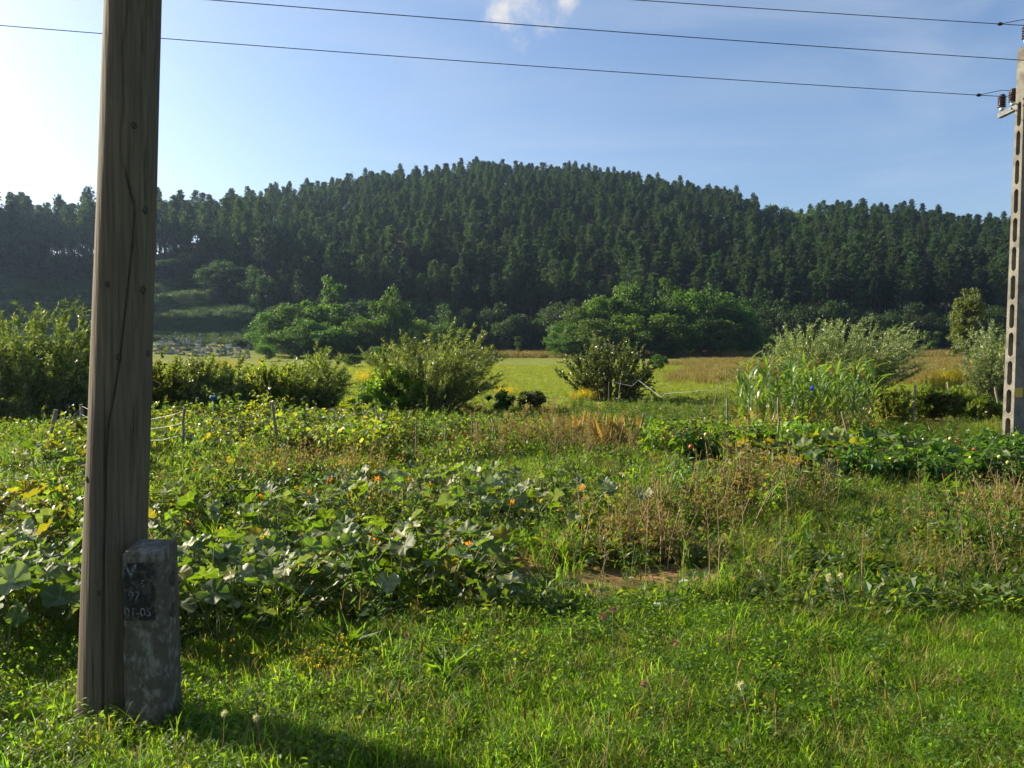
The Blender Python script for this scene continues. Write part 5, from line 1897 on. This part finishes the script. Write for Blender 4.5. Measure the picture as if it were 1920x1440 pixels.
def rosette(n, rad, leaf, ls, mat, hz=(.01, .05), droop=.1):
    mb = MB()
    a = rng.uniform(0, 2 * PI, n); r_ = rad * np.sqrt(rng.random(n))
    P = np.stack([np.cos(a) * r_, np.sin(a) * r_, rng.uniform(*hz, n)], -1)
    A = np.stack([np.cos(a) + rng.normal(0, .6, n), np.sin(a) + rng.normal(0, .6, n), rng.normal(.35 - droop, .3, n)], -1)
    scatter(mb, *leaf, P, frames(norm(A), rand_dirs(n, 2.0)), rng.uniform(*ls, n), 0)
    return mb.mesh('low_leaves', [M[mat]])


def weed_mesh(h, ns, n_leaf, leaf, ls, mat, spread=.10, smat='stem', extra=None):
    mb = MB()
    for s in range(ns):
        a = R.uniform(0, 6.28)
        b = np.array([R.gauss(0, spread * .4), R.gauss(0, spread * .4), -.02])
        tp = b + np.array([math.cos(a) * spread, math.sin(a) * spread, h * R.uniform(.6, 1.05)])
        tube(mb, [b, (b + tp) / 2 + rng.normal(0, .01, 3), tp], [.003, .0025, .0012], 3, 0, cap=False)
        q = rng.random(n_leaf)[:, None] ** .8
        P = b + (tp - b) * (.1 + .9 * q) + rng.normal(0, .018, (n_leaf, 3))
        A = norm(rand_dirs(n_leaf) + np.array([0, 0, .3]))
        scatter(mb, *leaf, P, frames(A, rand_dirs(n_leaf, 1.2)), rng.uniform(*ls, n_leaf), 1)
        if extra:
            k = 14
            P = tp + rng.normal(0, 1, (k, 3)) * np.array([.02, .02, .05])
            scatter(mb, *T_DIAM, P, frames(rand_dirs(k, .5), rand_dirs(k)), rng.uniform(.01, .022, k), 2)
    return mb.mesh('weed', [M[smat], M[mat], M[extra or mat]])


def spread_pts(n, ya, yb, margin=1.4, slope=0.70, fn=None, pw=1.0):
    out_ = []
    tot = 0
    while tot < n:
        m = n * 2
        Y = ya + (yb - ya) * rng.random(m) ** pw
        X = (rng.random(m) * 2 - 1) * (slope * yb + margin)
        ok = np.abs(X) < slope * Y + margin
        if fn is not None:
            ok &= rng.random(m) < fn(X, Y)
        out_.append(np.stack([X, Y], -1)[ok])
        tot += int(ok.sum())
    a = np.concatenate(out_)[:n]
    return np.concatenate([a, hh(a[:, 0], a[:, 1])[:, None]], 1)


def lawn_edge(X):
    return 4.45 + 0.22 * wob(X, 0 * X, 0.8, 2.0) + 0.10 * X * (X > 0) * 0.35


def in_stub(X, Y):
    return ((X > -1.60) & (X < -1.38) & (Y > 3.05) & (Y < 3.33)) | ((X - pb[0]) ** 2 + (Y - pb[1]) ** 2 < .14 ** 2)


# lawn
GT = [blade_mesh(30, (.03, .08), .06, .0036, 'grass', 1.0) for k in range(5)] + [blade_mesh(14, (.07, .15), .05, .004, 'grass', 1.1, 4) for k in range(2)] + [blade_mesh(12, (.06, .14), .07, .004, 'grass_dry', 1.0)]
P = spread_pts(15500, 1.6, 5.2, 1.2, .70, lambda X, Y: np.where(Y < lawn_edge(X), 1.0, 0.12) * (~in_stub(X, Y)) * (0.35 + 0.65 * sstep(wob(X, Y, 1.6, .7) + .6)))
pr_ = np.array([.17, .17, .17, .16, .16, .05, .05, .07])
ix = rng.choice(8, len(P), p=pr_)
cover('lawn_grass', GT, P, rng.uniform(.75, 1.35, len(P)) * (0.85 + .3 * sstep(wob(P[:, 0], P[:, 1], 1.1, 4) + .5)), 'short green mixed grass of the roadside verge', 'grass', idx=ix, tilt=.15)
CLV = [rosette(30, .07, T_OVATE, (.012, .024), 'clover', (.015, .07)) for k in range(3)] + [rosette(12, .05, T_LANCE, (.05, .10), 'clover', (.005, .02), -.3) for k in range(2)]
P = spread_pts(2600, 1.6, 5.0, 1.2, .70, lambda X, Y: np.where(Y < lawn_edge(X) + .1, 1.0, 0.1) * (~in_stub(X, Y)) * sstep(wob(X, Y, 1.3, 2.2) + .55))
ix = rng.choice(5, len(P), p=[.32, .32, .32, .02, .02])
cover('clover_cover', CLV, P, rng.uniform(.7, 1.4, len(P)), 'small rounded clover leaves growing through the verge grass', 'clover', idx=ix)
mbf = []
for k in range(2):
    mb = MB()
    n = 12
    a = rng.normal(0, .05, (n, 2))
    Pn = np.concatenate([a, rng.uniform(.06, .11, (n, 1))], 1)
    for p_ in Pn:
        tube(mb, [[p_[0] * .5, p_[1] * .5, 0], p_], .0012, 3, 0, cap=False)
    scatter(mb, *T_DIAM, np.repeat(Pn, 4, 0), frames(rand_dirs(4 * n, .4), rand_dirs(4 * n, 1)), rng.uniform(.007, .013, 4 * n), 1)
    mbf.append(mb.mesh('small_yellow_flowers', [M['stem'], M['yellow_flower']]))
fpt = np.concatenate([np.array([G(R.gauss(cx, sx), R.gauss(cy, sy)) for _ in range(n)]) for cx, cy, sx, sy, n in ((560, 1255, 60, 25, 22), (850, 1235, 70, 18, 5), (960, 1250, 60, 20, 4), (1460, 1350, 40, 30, 3))])
cover('yellow_verge_flowers', mbf, fpt, rng.uniform(.6, 1.1, len(fpt)), 'tiny yellow flowers scattered low in the verge', 'flowers')

# big rosette in the lawn, clover heads, seed heads
mb = MB()
for q in range(26):
    a = R.uniform(0, 6.28)
    scatter(mb, *T_LANCE, [[math.cos(a) * .015, math.sin(a) * .015, .01]], frames(np.array([[math.cos(a), math.sin(a), R.uniform(.4, 1.3)]]), np.array([[0, 0, 1.0]])), R.uniform(.18, .32), 0)
DOCK = mb.mesh('dock_rosette', [M['clover']])
for px, py, s, lb in ((830, 1262, .75, 'broad-bladed dock rosette standing in the verge'), (650, 1215, .8, 'tufted dock rosette at the edge of the pumpkin patch'), (1480, 1180, .5, 'dock rosette at the upper edge of the verge, under the dry stalks')):
    tag(obj('dock_plant', DOCK, None, G(px, py), (0, 0, R.uniform(0, 6)), s * .9), lb, 'plant')
mb = MB()
tube(mb, [[0, 0, -.02], [.01, 0, .12], [.015, .005, .24]], .0014, 4, 0, cap=False)
n = 70
d = rand_dirs(n, .3)
scatter(mb, *T_LANCE, np.array([.015, .005, .245]) + d * .003, frames(d, rand_dirs(n)), .016, 1)
CLF = mb.mesh('clover_flower', [M['stem'], M['pink']])
for px, py in ((1150, 1185), (1136, 1200), (1262, 1240), (1215, 1335), (745, 1205)):
    g_ = G(px, py + 60)
    tag(obj('clover_flower', CLF, None, g_, (R.gauss(0, .15), R.gauss(0, .15), R.uniform(0, 6)), R.uniform(.75, 1.15)), 'pinkish red clover flower head on a thin stem in the verge', 'flower', 'red clover flowers in the verge')
mb = MB()
tube(mb, [[0, 0, -.02], [.0, .01, .14], [.02, .0, .30]], .0016, 4, 0, cap=False)
n = 60
d = rand_dirs(n, .3)
scatter(mb, *T_LANCE, np.array([.02, 0, .30]) + d * .002, frames(d, rand_dirs(n)), .022, 1)
PUF = mb.mesh('seed_puff', [M['dry_stem'], M['white_fluff']])
for px, py in ((1595, 1170), (1566, 1172), (1580, 1165), (410, 1432), (500, 1425), (1408, 1415)):
    tag(obj('seed_puff', PUF, None, G(px, py), (R.gauss(0, .15), R.gauss(0, .15), R.uniform(0, 6)), R.uniform(.6, .9)), 'white fluffy seed head on a dry stem in the verge', 'weed', 'white seed heads in the verge')
mb = MB()
tube(mb, [[0, 0, -.02], [.005, .0, .15], [.0, .01, .24]], .0013, 4, 0, cap=False)
lathe(mb, [(0, .235), (.006, .24), (.007, .27), (.004, .30), (0, .305)], 7, 1, (0, .01, 0))
PLT = mb.mesh('plantain_head', [M['dry_stem'], M['weed_brown']])
for q in range(22):
    px, py = R.uniform(330, 1900), R.uniform(1290, 1440)
    tag(obj('plantain_head', PLT, None, G(px, py + 20), (R.gauss(0, .15), R.gauss(0, .15), 0), R.uniform(.5, .9)), 'brown plantain seed spike rising from the verge grass', 'weed', 'plantain spikes in the verge')

# rough weeds between lawn and vegetable rows
W_low = [rosette(36, .11, T_OVATE, (.025, .05), 'weed', (.01, .09)) for k in range(3)] + [rosette(30, .10, T_DIAM, (.03, .06), 'weed_dark', (.01, .10)) for k in range(2)]
W_up = [weed_mesh(R.uniform(.2, .34), 4, 26, T_DIAM, (.02, .045), 'weed', .09) for k in range(3)] + [weed_mesh(R.uniform(.22, .36), 4, 24, T_LANCE, (.03, .07), 'weed_dark', .09) for k in range(2)] + \
    [weed_mesh(R.uniform(.25, .4), 3, 20, T_DIAM, (.015, .03), 'weed_brown', .09, 'dry_stem') for k in range(2)] + [weed_mesh(R.uniform(.3, .42), 3, 16, T_LANCE, (.02, .05), 'weed', .08, 'stem', 'weed_brown')]
W_gr = [blade_mesh(22, (.14, .34), .08, .005, 'grass', 1.0, 4) for k in range(2)] + [blade_mesh(18, (.14, .36), .08, .004, 'grass_dry', 1.0, 4) for k in range(2)]


def bare(X, Y):
    """patches of bare soil: by the right of the pumpkins, left behind the pole, under the peppers"""
    b = np.zeros_like(X)
    for cx, cy, rx, ry in ((0.45, 5.15, .75, .55), (1.0, 5.3, .55, .40), (-4.6, 7.2, .9, .7), (4.2, 8.7, 1.4, .18), (1.3, 4.65, .5, .14), (-1.3, 9.9, .6, .3), (1.1, 5.4, .3, .25), (2.2, 5.2, .35, .2)):
        b = np.maximum(b, np.clip(1.5 - ((X - cx) / rx) ** 2 - ((Y - cy) / ry) ** 2, 0, 1))
    return b


def patch(X, Y):
    """inside the pumpkin patch: fewer, lower weeds"""
    main = ((X > -2.6 * (Y / 6)) & (X < 0.1 + .05 * (Y - 4.4)) & (Y > 4.3) & (Y < 6.3))
    return main.astype(float)


P = spread_pts(9500, 4.3, 12.5, 1.5, .70, lambda X, Y: np.where(Y > lawn_edge(X) - .1, 1, 0) * (1 - .93 * bare(X, Y)) * (1 - .5 * patch(X, Y)), 1.15)
cover('low_weeds', W_low, P, rng.uniform(.7, 1.6, len(P)), 'low leafy weeds covering the neglected garden soil', 'weeds', tilt=.2)
P = spread_pts(8200, 4.3, 13.5, 1.5, .70, lambda X, Y: np.where(Y > lawn_edge(X), 1, 0) * (1 - .97 * bare(X, Y)) * (1 - .86 * patch(X, Y)) * (.25 + .75 * sstep(wob(X, Y, .9, 1.1) + .55)), 1.1)
sc_ = rng.uniform(.5, 1.35, len(P)) * (.55 + 1.0 * sstep(wob(P[:, 0], P[:, 1], .9, 3.3) + .4)) * np.where(P[:, 1] < 5.2, .75, 1) * np.where((P[:, 0] > .10 * P[:, 1]) & (P[:, 1] > 8.3), .45, 1)
brown = wob(P[:, 0], P[:, 1], .8, 5.0) + .42 * sstep((P[:, 0]) / 2) + rng.normal(0, .25, len(P))
ix = np.where(brown > .42, rng.integers(5, 8, len(P)), rng.integers(0, 5, len(P)))
cover('upright_weeds', W_up, P, sc_, 'tangled upright weeds, partly brown and dry, filling the garden', 'weeds', idx=ix)
P = spread_pts(7000, 4.3, 15.0, 1.5, .70, lambda X, Y: np.where(Y > lawn_edge(X), 1, 0) * (1 - .9 * bare(X, Y)) * (1 - .6 * patch(X, Y)) * (.2 + .8 * sstep(wob(X, Y, 1.2, 2.9) + .5)), 1.1)
ix = rng.choice(4, len(P), p=[.36, .34, .15, .15])
cover('garden_grass', W_gr, P, rng.uniform(.6, 1.25, len(P)), 'rough tall grass growing between the garden plants', 'grass', idx=ix)
# plots farther back
W_mid = W_up[:5] + [weed_mesh(R.uniform(.4, .6), 5, 34, T_DIAM, (.03, .06), 'weed', .14) for k in range(2)]
P = spread_pts(9000, 12.0, 27.0, 2, .70, lambda X, Y: (.35 + .65 * sstep(wob(X, Y, .5, 1.7) + .5)) * np.where((X > .14 * Y) & (Y < 17.5), .10, 1) * np.where((np.abs(X - .02 * Y) < .10 * Y) & (Y > 21), .25, 1))
cover('plot_weeds', W_mid, P, rng.uniform(.8, 1.6, len(P)) * np.interp(P[:, 1], [12, 14, 17, 20, 27], [.9, .62, .45, .36, .3]), 'leafy green weeds between the back garden plots', 'weeds')
MG = [blade_mesh(60, (.10, .26), .28, .010, 'grass_far', .9, 3) for k in range(3)] + [blade_mesh(50, (.10, .26), .28, .010, 'grass', .9, 3)]
P = spread_pts(9000, 12.5, 34.0, 3, .70)
plot_s = np.interp(P[:, 1], [12, 15, 18, 24, 34], [1, .8, .6, .45, .4])
ix = rng.choice(4, len(P), p=[.25, .25, .25, .25])
cover('plot_grass', MG, P, rng.uniform(.6, 1.2, len(P)) * plot_s, 'yellowish grass around the back garden plots', 'grass', idx=ix)
P = spread_pts(16000, 26.0, 70.0, 4, .70)
ix = rng.choice(4, len(P), p=[.32, .32, .32, .04])
cover('meadow_grass', MG, P, rng.uniform(.35, .75, len(P)) * (1 + P[:, 1] / 120), 'short mown yellow-green grass of the meadow', 'grass', idx=ix)
DG = [blade_mesh(60, (.25, .60), .35, .014, 'grass_dry', .8, 3) for k in range(3)] + [blade_mesh(40, (.3, .6), .3, .014, 'weed_brown', .7, 3)]
P = spread_pts(7000, 34.0, 112.0, 4, .74, lambda X, Y: np.where((X / Y > .215 + .05 * wob(X, Y, .12, 2)) & (Y < 100), 1.0, 0.0))
cover('dry_meadow_grass', DG, P, rng.uniform(.55, 1.2, len(P)), 'tall straw-coloured dry grass at the side of the meadow', 'grass')
P = spread_pts(2600, 112.0, 128.0, 2, .70, lambda X, Y: np.where(X / Y > -.24, 1.0, 0.0))
cover('edge_grass', DG, P, rng.uniform(1.2, 2.8, len(P)), 'brownish rank grass along the far edge of the meadow', 'grass')
TG = [blade_mesh(60, (.3, .8), .6, .03, 'broad_dark', .8, 3), blade_mesh(60, (.3, .8), .6, .03, 'pine', .8, 3)] + [blade_mesh(60, (.3, .8), .6, .03, 'broad_dark', .8, 3)]  # blades take dark tree-foliage colours to paint in the slope's shade
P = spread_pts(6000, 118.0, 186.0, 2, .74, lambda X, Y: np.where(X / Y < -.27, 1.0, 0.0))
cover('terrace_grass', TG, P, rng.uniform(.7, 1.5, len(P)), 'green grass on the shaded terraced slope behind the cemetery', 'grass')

# ------------------------------------------------------------------ haze
HZ = True
if HZ:
    m, n_, l_ = newmat('haze_air')
    o = n_('ShaderNodeOutputMaterial')
    pv = n_('ShaderNodeVolumePrincipled')
    pv.inputs['Color'].default_value = (0.50, 0.70, 1.0, 1)
    pv.inputs['Density'].default_value = 0.00019
    pv.inputs['Anisotropy'].default_value = 0.55
    l_(pv.outputs[0], o.inputs['Volume'])
    mb = MB()
    box(mb, (-600, -60, -9), (600, 520, 110))
    hz = obj('haze', mb.mesh('haze', [m]))
    hz['kind'] = 'stuff'
    tag(hz, 'thin bluish summer haze hanging before the wooded hill', 'haze')
